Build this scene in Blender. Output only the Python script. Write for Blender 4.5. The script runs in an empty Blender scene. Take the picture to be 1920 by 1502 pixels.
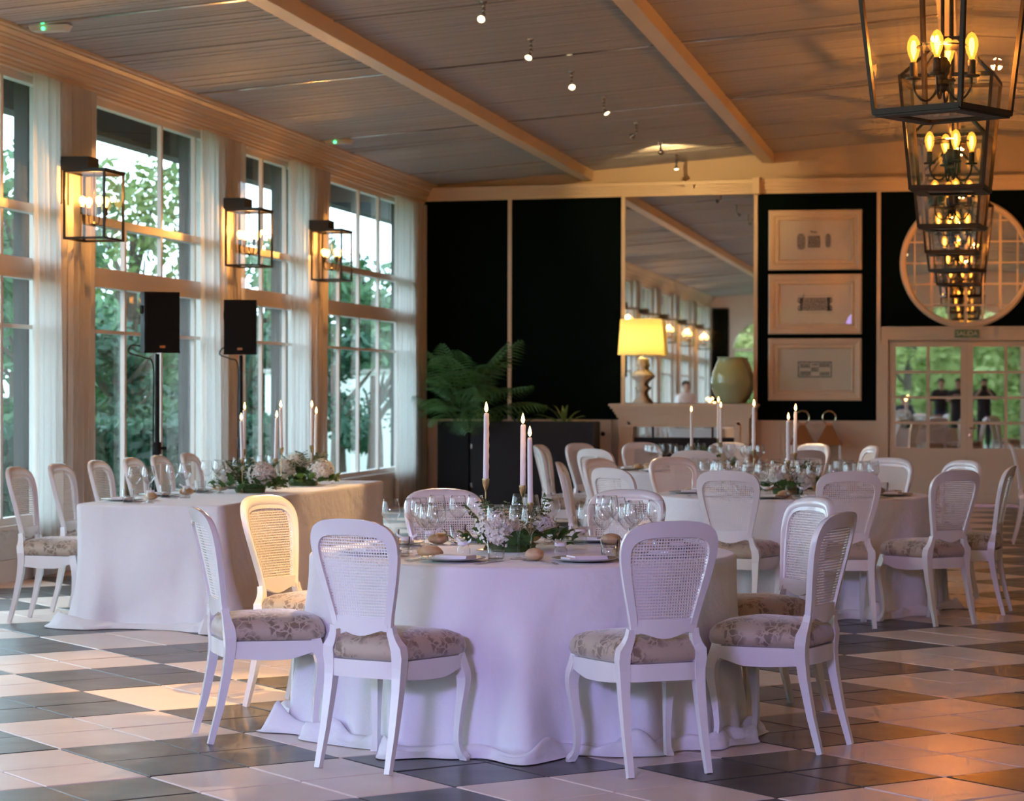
import bpy, math, random
from mathutils import Vector, Matrix
R_ = math.radians
rnd = random.Random(7)
scene = bpy.context.scene
COL = scene.collection

# ------------------------------------------------------------------ camera
cam_d = bpy.data.cameras.new('camera')
cam = bpy.data.objects.new('camera', cam_d)
COL.objects.link(cam)
yaw, pit, rol = 0.19036, -0.004547, 0.001878
fwd = Vector((-math.sin(yaw) * math.cos(pit), math.cos(yaw) * math.cos(pit), math.sin(pit)))
rgt = Vector((math.cos(yaw), math.sin(yaw), 0))
upv = rgt.cross(fwd)
r2 = math.cos(rol) * rgt + math.sin(rol) * upv
u2 = -math.sin(rol) * rgt + math.cos(rol) * upv
mw = Matrix((r2, u2, -fwd)).transposed().to_4x4()
mw.translation = (0, 0, 1.48)
cam.matrix_world = mw
cam_d.sensor_width = 36
cam_d.lens = 4479.0 / 1920 * 36
cam_d.clip_start = 0.05
cam_d.clip_end = 300
cam_d.dof.use_dof = True
cam_d.dof.focus_distance = 10.4
cam_d.dof.aperture_fstop = 5.6
scene.camera = cam

# ------------------------------------------------------------------ world: pale overcast dusk sky
w = bpy.data.worlds.new('sky')
scene.world = w
w.use_nodes = True
wn = w.node_tree
bg = wn.nodes['Background']
bg.inputs[0].default_value = (0.68, 0.82, 1.0, 1)
bg.inputs[1].default_value = 5.8

vs = scene.view_settings
vs.view_transform = 'Standard'
vs.look = 'None'
vs.gamma = 1
vs.use_curve_mapping = False
vs.exposure = 0.22
cy = scene.cycles
cy.use_denoising = True
cy.max_bounces = 5
cy.diffuse_bounces = 3
cy.glossy_bounces = 4
cy.transparent_max_bounces = 24
cy.transmission_bounces = 3
cy.use_adaptive_sampling = True
cy.adaptive_threshold = .14
cy.adaptive_min_samples = 10
cy.caustics_reflective = False
cy.caustics_refractive = False
cy.sample_clamp_indirect = 4.0
cy.use_light_tree = True


def portal(loc, rot, sx, sy):
    ld = bpy.data.lights.new('daylight_portal', 'AREA')
    ld.shape = 'RECTANGLE'
    ld.size, ld.size_y = sx, sy
    ld.cycles.is_portal = True
    o = bpy.data.objects.new('daylight_portal', ld)
    o.location = loc
    o.rotation_euler = rot
    COL.objects.link(o)


def lamp(kind, loc, power, color, radius=0.05, parent=None, aim=None, angle=60, blend=0.4, name='lamp_light'):
    ld = bpy.data.lights.new(name, kind)
    ld.energy = power
    ld.color = color
    ld.shadow_soft_size = radius
    o = bpy.data.objects.new(name, ld)
    o.location = loc
    if kind == 'SPOT':
        ld.spot_size = R_(angle)
        ld.spot_blend = blend
        o.rotation_euler = (Vector(aim) - Vector(loc)).to_track_quat('-Z', 'Y').to_euler()
    COL.objects.link(o)
    if parent:
        o.parent = parent
    return o


# ------------------------------------------------------------------ materials
MATS = {}


def nn(nt, t, **kw):
    n = nt.nodes.new(t)
    for k, v in kw.items():
        setattr(n, k, v)
    return n


def M(name, col, rough=.5, metal=0., spec=.5, noise=None, bump=None, col2=None, emit=None, estr=0., coat=0., sheen=0., coords='Object'):
    m = bpy.data.materials.new(name)
    m.use_nodes = True
    nt = m.node_tree
    b = nt.nodes['Principled BSDF']
    b.inputs['Base Color'].default_value = (*col, 1)
    b.inputs['Roughness'].default_value = rough
    b.inputs['Metallic'].default_value = metal
    b.inputs['Specular IOR Level'].default_value = spec
    if coat:
        b.inputs['Coat Weight'].default_value = coat
        b.inputs['Coat Roughness'].default_value = .08
    if sheen:
        b.inputs['Sheen Weight'].default_value = sheen
    if emit:
        b.inputs['Emission Color'].default_value = (*emit, 1)
        b.inputs['Emission Strength'].default_value = estr
    if noise or bump:
        if coords == 'Position':
            g = nn(nt, 'ShaderNodeNewGeometry')
            src = g.outputs['Position']
        else:
            g = nn(nt, 'ShaderNodeTexCoord')
            src = g.outputs['Object']
    if noise:
        t = nn(nt, 'ShaderNodeTexNoise')
        t.inputs['Scale'].default_value = noise
        t.inputs['Detail'].default_value = 6
        nt.links.new(src, t.inputs['Vector'])
        r = nn(nt, 'ShaderNodeValToRGB')
        r.color_ramp.elements[0].position = .35
        r.color_ramp.elements[1].position = .65
        r.color_ramp.elements[0].color = (*col, 1)
        c2 = col2 or tuple(c * .8 for c in col)
        r.color_ramp.elements[1].color = (*c2, 1)
        nt.links.new(t.outputs['Fac'], r.inputs['Fac'])
        nt.links.new(r.outputs['Color'], b.inputs['Base Color'])
    if bump:
        t = nn(nt, 'ShaderNodeTexNoise')
        t.inputs['Scale'].default_value = bump[0]
        t.inputs['Detail'].default_value = 4
        nt.links.new(src, t.inputs['Vector'])
        bp = nn(nt, 'ShaderNodeBump')
        bp.inputs['Strength'].default_value = bump[1]
        bp.inputs['Distance'].default_value = bump[2] if len(bump) > 2 else .01
        nt.links.new(t.outputs['Fac'], bp.inputs['Height'])
        nt.links.new(bp.outputs['Normal'], b.inputs['Normal'])
    MATS[name] = m
    return m


def glass(name, tint=(1, 1, 1), f0=.04, gain=1.0, rough=0.0):
    m = bpy.data.materials.new(name)
    m.use_nodes = True
    nt = m.node_tree
    nt.nodes.clear()
    out = nn(nt, 'ShaderNodeOutputMaterial')
    tr = nn(nt, 'ShaderNodeBsdfTransparent')
    tr.inputs[0].default_value = (*tint, 1)
    gl = nn(nt, 'ShaderNodeBsdfGlossy')
    gl.inputs['Roughness'].default_value = rough
    lw = nn(nt, 'ShaderNodeLayerWeight')
    lw.inputs[0].default_value = .5
    p = nn(nt, 'ShaderNodeMath', operation='POWER')
    p.inputs[1].default_value = 5
    a = nn(nt, 'ShaderNodeMath', operation='MULTIPLY_ADD')
    a.inputs[1].default_value = (1 - f0) * gain
    a.inputs[2].default_value = f0
    a.use_clamp = True
    mx = nn(nt, 'ShaderNodeMixShader')
    L = nt.links.new
    L(lw.outputs['Facing'], p.inputs[0])
    L(p.outputs[0], a.inputs[0])
    L(a.outputs[0], mx.inputs[0])
    L(tr.outputs[0], mx.inputs[1])
    L(gl.outputs[0], mx.inputs[2])
    L(mx.outputs[0], out.inputs[0])
    MATS[name] = m
    return m


def emis(name, col, s, sample=False):
    m = bpy.data.materials.new(name)
    m.use_nodes = True
    nt = m.node_tree
    nt.nodes.clear()
    out = nn(nt, 'ShaderNodeOutputMaterial')
    e = nn(nt, 'ShaderNodeEmission')
    e.inputs[0].default_value = (*col, 1)
    e.inputs[1].default_value = s
    nt.links.new(e.outputs[0], out.inputs[0])
    if not sample:
        m.cycles.emission_sampling = 'NONE'
    MATS[name] = m
    return m


M('white_paint', (.80, .77, .76), .22, coat=.3)
M('cane', (.78, .74, .70), .45)
M('linen', (.82, .81, .83), .85, bump=(9, .35, .03), sheen=.2)
M('cream_paint', (.66, .51, .36), .42)
M('window_paint', (.66, .60, .55), .4)
M('ceiling_paint', (.36, .345, .355), .6)
M('groove_shade', (.035, .026, .022), .9)  # deck colour darkened to paint shade into the gaps between the slats
M('gable_paint', (.54, .42, .31), .6)
M('green_panel', (.0012, .0045, .0042), .8, spec=.04)
M('black_metal', (.012, .010, .009), .42, metal=.3)
M('bronze', (.030, .021, .014), .45, metal=.5)
M('black_plastic', (.005, .005, .006), .5, spec=.2)
M('grille', (.006, .0055, .006), .7, spec=.15)
M('black_lacquer', (.004, .003, .005), .4, spec=.25)
M('chrome', (.45, .42, .40), .22, metal=1)
M('brass', (.62, .47, .28), .25, metal=1)
M('steel_strip', (.52, .50, .48), .22, metal=1)
M('wax', (.85, .80, .78), .5)
M('wick', (.03, .02, .02), .9)
M('petal_white', (.86, .84, .78), .7, noise=14, col2=(.78, .74, .62))
M('leaf_dark', (.04, .09, .025), .45, noise=9, col2=(.08, .14, .04))
M('leaf_ivy', (.045, .12, .03), .4, noise=20, col2=(.09, .19, .045))
M('leaf_fern', (.10, .15, .04), .6, noise=10, col2=(.16, .20, .07))
M('palm_leaf', (.07, .17, .06), .28, noise=5, col2=(.11, .22, .07))
M('yucca_leaf', (.13, .20, .05), .45)
M('bark', (.08, .055, .04), .9, bump=(30, .6, .02))
M('soil', (.03, .02, .015), .95)
M('tree_olive', (.10, .17, .05), .6, noise=.8, col2=(.20, .25, .08))
M('tree_dark', (.02, .065, .04), .6, noise=.9, col2=(.04, .11, .06))
M('tree_mid', (.05, .13, .06), .6, noise=.9, col2=(.11, .20, .09))
M('tree_bright', (.22, .28, .07), .6, noise=.9, col2=(.44, .46, .19))
M('lawn', (.05, .13, .05), .9, noise=2, col2=(.09, .18, .06), coords='Position')
M('gravel_path', (.40, .36, .33), .9, noise=30)
M('eave', (.035, .03, .028), .7)
M('celadon', (.32, .38, .20), .12, noise=3, col2=(.38, .42, .25), coat=.5)
M('ceramic', (.78, .72, .60), .25, coat=.3)
M('bread', (.52, .30, .13), .7, noise=14, col2=(.72, .54, .34), bump=(40, .4, .01))
M('plate', (.42, .44, .40), .25)
M('napkin', (.82, .80, .82), .8)
M('paper', (.80, .78, .74), .8)
M('silver', (.75, .73, .70), .15, metal=1)
M('copper', (.42, .20, .09), .35, metal=.7)
M('ribbon', (.80, .78, .78), .5)
M('print_ink', (.10, .09, .09), .8, noise=60, col2=(.45, .40, .36))
M('print_mat', (.66, .58, .49), .7)
M('sign_green', (.05, .16, .06), .4)
M('sign_white', (.55, .55, .42), .5)
M('skin', (.50, .30, .22), .6)
M('hair', (.02, .014, .01), .7)
M('cloth_black', (.015, .012, .018), .8)
M('cloth_navy', (.02, .03, .09), .8)
M('cloth_blue', (.03, .06, .12), .8)
M('cloth_white', (.75, .70, .72), .8)
M('shoe', (.03, .025, .02), .5)
M('blue_tub', (.03, .10, .45), .5)
M('led_green_body', (.62, .60, .56), .5)
glass('window_glass', (.80, .95, .93), .045, 1.0)
glass('lantern_glass', (.97, .96, .93), .05, 1.0)
glass('stemware', (.992, .992, .992), .05, 1.9)
glass('picture_glass', (.97, .97, .97), .05, .9)
emis('bulb_glow', (1.0, .50, .11), 11)
emis('filament', (1.0, .62, .22), 45)
emis('flame', (1.0, .52, .16), 16)
emis('led_green', (.05, 1.0, .25), 6)
emis('led_violet', (.38, .10, 1.0), 4)
emis('halogen', (1.0, .78, .45), 5)
mm = M('mirror', (.80, .80, .80), .015, metal=1)
M('mirror_dim', (.60, .60, .60), .02, metal=1)


def shade_mat():
    m = bpy.data.materials.new('lampshade')
    m.use_nodes = True
    nt = m.node_tree
    nt.nodes.clear()
    out = nn(nt, 'ShaderNodeOutputMaterial')
    d = nn(nt, 'ShaderNodeBsdfDiffuse')
    d.inputs[0].default_value = (.85, .72, .42, 1)
    t = nn(nt, 'ShaderNodeBsdfTranslucent')
    t.inputs[0].default_value = (.95, .78, .40, 1)
    mx = nn(nt, 'ShaderNodeMixShader')
    mx.inputs[0].default_value = .6
    nt.links.new(d.outputs[0], mx.inputs[1])
    nt.links.new(t.outputs[0], mx.inputs[2])
    nt.links.new(mx.outputs[0], out.inputs[0])
    MATS['lampshade'] = m


def curtain_mat():
    m = bpy.data.materials.new('sheer')
    m.use_nodes = True
    nt = m.node_tree
    nt.nodes.clear()
    out = nn(nt, 'ShaderNodeOutputMaterial')
    d = nn(nt, 'ShaderNodeBsdfDiffuse')
    d.inputs[0].default_value = (.74, .68, .62, 1)
    t = nn(nt, 'ShaderNodeBsdfTranslucent')
    t.inputs[0].default_value = (.80, .82, .80, 1)
    mx = nn(nt, 'ShaderNodeMixShader')
    mx.inputs[0].default_value = .42
    tp = nn(nt, 'ShaderNodeBsdfTransparent')
    m2 = nn(nt, 'ShaderNodeMixShader')
    m2.inputs[0].default_value = .10
    L = nt.links.new
    L(d.outputs[0], mx.inputs[1])
    L(t.outputs[0], mx.inputs[2])
    L(mx.outputs[0], m2.inputs[1])
    L(tp.outputs[0], m2.inputs[2])
    L(m2.outputs[0], out.inputs[0])
    MATS['sheer'] = m


def leafy(name):   # give leaves some translucency
    m = MATS[name]
    nt = m.node_tree
    b = nt.nodes['Principled BSDF']
    out = nt.nodes['Material Output']
    t = nn(nt, 'ShaderNodeBsdfTranslucent')
    mx = nn(nt, 'ShaderNodeMixShader')
    mx.inputs[0].default_value = .35
    L = nt.links.new
    if b.inputs['Base Color'].links:
        L(b.inputs['Base Color'].links[0].from_socket, t.inputs[0])
    L(b.outputs[0], mx.inputs[1])
    L(t.outputs[0], mx.inputs[2])
    L(mx.outputs[0], out.inputs[0])


def damask():
    m = bpy.data.materials.new('damask')
    m.use_nodes = True
    nt = m.node_tree
    b = nt.nodes['Principled BSDF']
    b.inputs['Roughness'].default_value = .55
    b.inputs['Sheen Weight'].default_value = .5
    L = nt.links.new
    tc = nn(nt, 'ShaderNodeTexCoord')
    nz = nn(nt, 'ShaderNodeTexNoise')
    nz.inputs['Scale'].default_value = 16
    nz.inputs['Detail'].default_value = 2
    ad = nn(nt, 'ShaderNodeMixRGB', blend_type='LINEAR_LIGHT')
    ad.inputs[0].default_value = .05
    L(tc.outputs['Object'], nz.inputs['Vector'])
    L(tc.outputs['Object'], ad.inputs[1])
    L(nz.outputs['Color'], ad.inputs[2])
    vo = nn(nt, 'ShaderNodeTexVoronoi')
    vo.feature = 'DISTANCE_TO_EDGE'
    vo.inputs['Scale'].default_value = 26
    L(ad.outputs[0], vo.inputs['Vector'])
    big = nn(nt, 'ShaderNodeTexNoise')
    big.inputs['Scale'].default_value = 11
    L(tc.outputs['Object'], big.inputs['Vector'])
    mu = nn(nt, 'ShaderNodeMath', operation='MULTIPLY')
    r0 = nn(nt, 'ShaderNodeValToRGB')
    r0.color_ramp.elements[0].position = .05
    r0.color_ramp.elements[1].position = .14
    r1 = nn(nt, 'ShaderNodeValToRGB')
    r1.color_ramp.elements[0].position = .42
    r1.color_ramp.elements[1].position = .56
    L(vo.outputs['Distance'], r0.inputs[0])
    L(big.outputs['Fac'], r1.inputs[0])
    L(r0.outputs[0], mu.inputs[0])
    L(r1.outputs[0], mu.inputs[1])
    c = nn(nt, 'ShaderNodeMixRGB')
    c.inputs[1].default_value = (.46, .36, .27, 1)
    c.inputs[2].default_value = (.20, .135, .09, 1)
    L(mu.outputs[0], c.inputs[0])
    L(c.outputs[0], b.inputs['Base Color'])
    MATS['damask'] = m


def tile_mat(name, c1, c2, spots, rough):
    m = bpy.data.materials.new(name)
    m.use_nodes = True
    nt = m.node_tree
    b = nt.nodes['Principled BSDF']
    L = nt.links.new
    g = nn(nt, 'ShaderNodeNewGeometry')
    n1 = nn(nt, 'ShaderNodeTexNoise')
    n1.inputs['Scale'].default_value = 2.2
    n1.inputs['Detail'].default_value = 8
    n1.inputs['Roughness'].default_value = .65
    L(g.outputs['Position'], n1.inputs['Vector'])
    r = nn(nt, 'ShaderNodeValToRGB')
    r.color_ramp.elements[0].position = .3
    r.color_ramp.elements[1].position = .7
    r.color_ramp.elements[0].color = (*c1, 1)
    r.color_ramp.elements[1].color = (*c2, 1)
    L(n1.outputs['Fac'], r.inputs[0])
    src = r.outputs[0]
    if spots:
        n2 = nn(nt, 'ShaderNodeTexNoise')
        n2.inputs['Scale'].default_value = 70
        n2.inputs['Detail'].default_value = 3
        mp = nn(nt, 'ShaderNodeMapping')
        mp.inputs['Scale'].default_value = (1, .55, 1)
        L(g.outputs['Position'], mp.inputs[0])
        L(mp.outputs[0], n2.inputs['Vector'])
        rr = nn(nt, 'ShaderNodeValToRGB')
        rr.color_ramp.elements[0].position = .755
        rr.color_ramp.elements[1].position = .80
        L(n2.outputs['Fac'], rr.inputs[0])
        mx = nn(nt, 'ShaderNodeMixRGB')
        mx.inputs[2].default_value = (.12, .08, .06, 1)
        L(rr.outputs[0], mx.inputs[0])
        L(src, mx.inputs[1])
        src = mx.outputs[0]
    L(src, b.inputs['Base Color'])
    n3 = nn(nt, 'ShaderNodeTexNoise')
    n3.inputs['Scale'].default_value = 5
    n3.inputs['Detail'].default_value = 5
    L(g.outputs['Position'], n3.inputs['Vector'])
    mr = nn(nt, 'ShaderNodeMapRange')
    mr.inputs['To Min'].default_value = rough - .07
    mr.inputs['To Max'].default_value = rough + .10
    L(n3.outputs['Fac'], mr.inputs['Value'])
    L(mr.outputs[0], b.inputs['Roughness'])
    bp = nn(nt, 'ShaderNodeBump')
    bp.inputs['Strength'].default_value = .12
    bp.inputs['Distance'].default_value = .01
    L(n3.outputs['Fac'], bp.inputs['Height'])
    L(bp.outputs[0], b.inputs['Normal'])
    MATS[name] = m


def amber_bulb():
    m = bpy.data.materials.new('bulb_glass')
    m.use_nodes = True
    nt = m.node_tree
    nt.nodes.clear()
    out = nn(nt, 'ShaderNodeOutputMaterial')
    tp = nn(nt, 'ShaderNodeBsdfTransparent')
    tp.inputs[0].default_value = (1, .80, .45, 1)
    e = nn(nt, 'ShaderNodeEmission')
    e.inputs[0].default_value = (1, .40, .05, 1)
    e.inputs[1].default_value = .9
    ad = nn(nt, 'ShaderNodeAddShader')
    nt.links.new(tp.outputs[0], ad.inputs[0])
    nt.links.new(e.outputs[0], ad.inputs[1])
    nt.links.new(ad.outputs[0], out.inputs[0])
    m.cycles.emission_sampling = 'NONE'
    MATS['bulb_glass'] = m


amber_bulb()
shade_mat()
curtain_mat()
damask()
tile_mat('tile_light', (.72, .58, .50), (.82, .69, .61), True, .32)
tile_mat('tile_dark', (.042, .044, .043), (.058, .057, .054), False, .30)
M('grout', (.10, .08, .07), .9)
for q in ('tree_olive', 'tree_dark', 'tree_mid', 'tree_bright', 'palm_leaf', 'leaf_ivy'):
    leafy(q)


# ------------------------------------------------------------------ mesh builder
class MB:
    def __init__(s):
        s.v, s.f = [], []

    def add(s, vs_, fs_):
        n = len(s.v)
        s.v += [tuple(p) for p in vs_]
        s.f += [tuple(n + i for i in f) for f in fs_]
        return s

    def box(s, x0, x1, y0, y1, z0, z1):
        x0, x1 = min(x0, x1), max(x0, x1)
        y0, y1 = min(y0, y1), max(y0, y1)
        z0, z1 = min(z0, z1), max(z0, z1)
        return s.add([(x0, y0, z0), (x1, y0, z0), (x1, y1, z0), (x0, y1, z0), (x0, y0, z1), (x1, y0, z1), (x1, y1, z1), (x0, y1, z1)],
                     [(0, 3, 2, 1), (4, 5, 6, 7), (0, 1, 5, 4), (1, 2, 6, 5), (2, 3, 7, 6), (3, 0, 4, 7)])

    def bar(s, a, b, w, h, up=(0, 0, 1)):
        a, b = Vector(a), Vector(b)
        d = (b - a).normalized()
        u = Vector(up)
        if abs(d.dot(u)) > .98:
            u = Vector((1, 0, 0))
        x = d.cross(u).normalized() * (w / 2)
        y = x.cross(d).normalized() * (h / 2)
        vs_ = [p + i * x + j * y for p in (a, b) for i, j in ((-1, -1), (1, -1), (1, 1), (-1, 1))]
        return s.add(vs_, [(0, 1, 2, 3), (7, 6, 5, 4), (0, 4, 5, 1), (1, 5, 6, 2), (2, 6, 7, 3), (3, 7, 4, 0)])

    def tube(s, pts, rad, n=8, cap=True, sq=False):
        pts = [Vector(p) for p in pts]
        if not hasattr(rad, '__len__'):
            rad = [rad] * len(pts)
        rings = []
        pu = None
        for i, p in enumerate(pts):
            d = (pts[min(i + 1, len(pts) - 1)] - pts[max(i - 1, 0)]).normalized()
            if pu is None:
                a = Vector((0, 0, 1)) if abs(d.z) < .9 else Vector((1, 0, 0))
                x = d.cross(a).normalized()
            else:
                x = (pu - d * pu.dot(d)).normalized()
            pu = x
            y = d.cross(x)
            ring = []
            for k in range(n):
                t = 2 * math.pi * k / n + (math.pi / n if sq else 0)
                rr = rad[i]
                ring.append(p + rr * (math.cos(t) * x + math.sin(t) * y))
            rings.append(ring)
        vs_ = [v for r in rings for v in r]
        fs_ = []
        for i in range(len(pts) - 1):
            for k in range(n):
                k2 = (k + 1) % n
                fs_.append((i * n + k, i * n + k2, (i + 1) * n + k2, (i + 1) * n + k))
        if cap:
            fs_.append(tuple(range(n))[::-1])
            m = (len(pts) - 1) * n
            fs_.append(tuple(m + k for k in range(n)))
        return s.add(vs_, fs_)

    def lathe(s, prof, n=24, c=(0, 0, 0), cap=True):
        vs_, fs_ = [], []
        for r, z in prof:
            for k in range(n):
                t = 2 * math.pi * k / n
                vs_.append((c[0] + r * math.cos(t), c[1] + r * math.sin(t), c[2] + z))
        for i in range(len(prof) - 1):
            for k in range(n):
                k2 = (k + 1) % n
                fs_.append((i * n + k, i * n + k2, (i + 1) * n + k2, (i + 1) * n + k))
        if cap:
            if prof[0][0] > 1e-4:
                fs_.append(tuple(range(n))[::-1])
            if prof[-1][0] > 1e-4:
                m = (len(prof) - 1) * n
                fs_.append(tuple(m + k for k in range(n)))
        return s.add(vs_, fs_)

    def prism(s, poly, fn0, fn1):   # poly of 2D points mapped by two functions to the two ends
        n = len(poly)
        vs_ = [fn0(*p) for p in poly] + [fn1(*p) for p in poly]
        fs_ = [tuple(range(n))[::-1], tuple(range(n, 2 * n))]
        fs_ += [(i, (i + 1) % n, n + (i + 1) % n, n + i) for i in range(n)]
        return s.add(vs_, fs_)

    def grid(s, fn, nu, nv, cu=False):
        vs_ = [fn(i / (nu if cu else nu - 1), j / (nv - 1)) for j in range(nv) for i in range(nu)]
        fs_ = []
        for j in range(nv - 1):
            for i in range(nu if cu else nu - 1):
                i2 = (i + 1) % nu
                fs_.append((j * nu + i, j * nu + i2, (j + 1) * nu + i2, (j + 1) * nu + i))
        return s.add(vs_, fs_)

    def sphere(s, c, r, nu=12, nv=8, sc=(1, 1, 1)):
        prof = [(max(1e-5, math.sin(math.pi * j / nv)), -math.cos(math.pi * j / nv)) for j in range(nv + 1)]
        vs_, fs_ = [], []
        for a, z in prof:
            for k in range(nu):
                t = 2 * math.pi * k / nu
                vs_.append((c[0] + r * sc[0] * a * math.cos(t), c[1] + r * sc[1] * a * math.sin(t), c[2] + r * sc[2] * z))
        for i in range(nv):
            for k in range(nu):
                k2 = (k + 1) % nu
                fs_.append((i * nu + k, i * nu + k2, (i + 1) * nu + k2, (i + 1) * nu + k))
        return s.add(vs_, fs_)

    def mesh(s, name, mat, smooth=False):
        me = bpy.data.meshes.new(name)
        me.from_pydata(s.v, [], s.f)
        me.materials.append(MATS[mat])
        if smooth:
            me.shade_smooth()
            if smooth != 'all':
                try:
                    me.set_sharp_from_angle(angle=R_(40))
                except Exception:
                    pass
        me.update()
        return me

    def obj(s, name, mat, parent=None, smooth=False, loc=None):
        return put(name, s.mesh(name, mat, smooth), parent, loc)


def put(name, me, parent=None, loc=None, rz=0.0, rot=None, sc=None):
    o = bpy.data.objects.new(name, me)
    COL.objects.link(o)
    if parent is not None:
        o.parent = parent
    if loc is not None:
        o.location = loc
    if rz:
        o.rotation_euler = (0, 0, rz)
    if rot is not None:
        o.rotation_euler = rot
    if sc is not None:
        o.scale = sc if hasattr(sc, '__len__') else (sc, sc, sc)
    return o


def tag(o, label, cat, group=None, kind=None):
    if label:
        o['label'] = label
    if cat:
        o['category'] = cat
    if group:
        o['group'] = group
    if kind:
        o['kind'] = kind
    return o


def thing(name, label, cat, loc=(0, 0, 0), rz=0.0, group=None):
    o = put(name, None, None, loc, rz)
    return tag(o, label, cat, group)


def struct(name, kids=None):
    o = put(name, None)
    o['kind'] = 'structure'
    return o


def dup(src, loc, rz=0.0, label=None, group=None, sc=None):
    c = src.copy()
    COL.objects.link(c)
    c.location = loc
    c.rotation_euler = (0, 0, rz)
    if sc is not None:
        c.scale = (sc, sc, sc)
    if label:
        c['label'] = label
    if group:
        c['group'] = group
    for ch in list(src.children):
        k = ch.copy()
        COL.objects.link(k)
        k.parent = c
        for g in list(ch.children):
            q = g.copy()
            COL.objects.link(q)
            q.parent = k
    return c


def catmull(pts, n, closed=False):
    out = []
    m = len(pts)
    segs = m if closed else m - 1
    for i in range(n):
        u = i / (n if closed else n - 1) * segs
        k = min(int(u), segs - 1)
        t = u - k
        g = (lambda j: pts[j % m]) if closed else (lambda j: pts[max(0, min(m - 1, j))])
        p0, p1, p2, p3 = g(k - 1), g(k), g(k + 1), g(k + 2)
        out.append(tuple(.5 * ((2 * b) + (-a + c) * t + (2 * a - 5 * b + 4 * c - d) * t * t + (-a + 3 * b - 3 * c + d) * t ** 3)
                         for a, b, c, d in zip(p0, p1, p2, p3)))
    return out


XL, XR, YB, YF = -7.22, 7.1, 31.11, -4.0     # left wall, right wall, back wall, garden end wall


def ceil_z(x):
    return 4.763 - .0802 * abs(x + .0)


# ================================================================== FLOOR (each tile its own piece)
floor = struct('floor')
MB().box(XL - .2, XR + .2, YF - .2, YB + .2, -.08, -.012).obj('screed', 'grout', floor)
S2 = .8446 / 2
c45 = math.sqrt(.5)
OX, OY = -5.4745, 13.4757


def chamf(h, top, low):
    b = MB()
    vs_ = []
    for e, z in ((h, low), (h, top - .003), (h - .004, top)):
        vs_ += [(-e, -e, z), (e, -e, z), (e, e, z), (-e, e, z)]
    fs_ = [(8, 9, 10, 11)]
    for k in (0, 4):
        fs_ += [(k + i, k + (i + 1) % 4, k + 4 + (i + 1) % 4, k + 4 + i) for i in range(4)]
    return b.add(vs_, fs_)


hw = S2 / 2 - .0035
tm = {0: chamf(hw, 0, -.012).mesh('tile', 'tile_dark'), 1: chamf(hw, 0, -.012).mesh('tile', 'tile_light')}
tiles = []
for i in range(-90, 90):
    for j in range(-90, 90):
        a, b = (i + .5) * S2, (j + .5) * S2
        x, y = OX + (a - b) * c45, OY - (a + b) * c45
        if XL - .25 < x < XR + .25 and YF - .25 < y < YB + .25:
            light = ((i // 2) + (j // 2)) % 2
            d = Vector((x, y, -1.48))
            z = d.dot(fwd)
            area = -1
            if z > 1:
                px, py = 960 + 4479 * d.dot(r2) / z, 751 - 4479 * d.dot(u2) / z
                if -60 < px < 1980 and py < 1540:
                    area = 1 / z ** 3
            tiles.append((area, x, y, light))
tiles.sort(reverse=True)
near = tiles[:300]
near = [t for t in near if t[0] > 0]
for a, x, y, l in near:
    put('tile', tm[l], floor, (x, y, -.0022 * rnd.random()), R_(-45) + R_(90) * rnd.randrange(4),
        rot=(R_(rnd.uniform(-.18, .18)), R_(rnd.uniform(-.18, .18)), R_(-45)))
for l, nm in ((0, 'tile_dark'), (1, 'tile_light')):
    b = MB()
    src = chamf(hw, 0, -.012)
    for a, x, y, ll in tiles[len(near):]:
        if ll == l:
            dz = -.002 * rnd.random()
            tx, ty = rnd.uniform(-.003, .003), rnd.uniform(-.003, .003)
            b.add([(x + (vx + vy) * c45, y + (vy - vx) * c45, vz + dz + tx * vx + ty * vy) for vx, vy, vz in src.v], src.f)
    o = b.obj('far_tiling', nm, floor)
    o['kind'] = 'stuff'

# ================================================================== LEFT WALL, windows, cornice
wl = struct('wall_left')
bays = [(-3.6, -.6), (.3, 3.2), (4.0, 6.8), (7.6, 10.3), (11.0, 13.6), (14.35, 18.06), (18.87, 22.2), (22.97, 25.42), (26.15, 30.35)]
edges = [YF] + [e for b_ in bays for e in b_] + [YB]
for k in range(0, len(edges), 2):
    MB().box(XL - .2, XL, edges[k], edges[k + 1], 0, 3.95).obj('pier', 'window_paint', wl)
MB().box(XL - .2, XL, YF, YB, 3.93, 4.75).obj('header', 'cream_paint', wl)
for b_ in bays:
    MB().box(XL - .2, XL, b_[0], b_[1], 0, .40).obj('sill_panel', 'window_paint', wl)
    MB().box(XL - .01, XL + .035, b_[0], b_[1], .395, .435).obj('sill', 'window_paint', wl)
    MB().box(XL, XL + .012, b_[0], b_[1], .0, .16).obj('plinth', 'window_paint', wl)
    MB().box(XL, XL + .012, b_[0], b_[1], .16, .175).obj('plinth_moulding', 'window_paint', wl)

pane_me = {}


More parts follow.
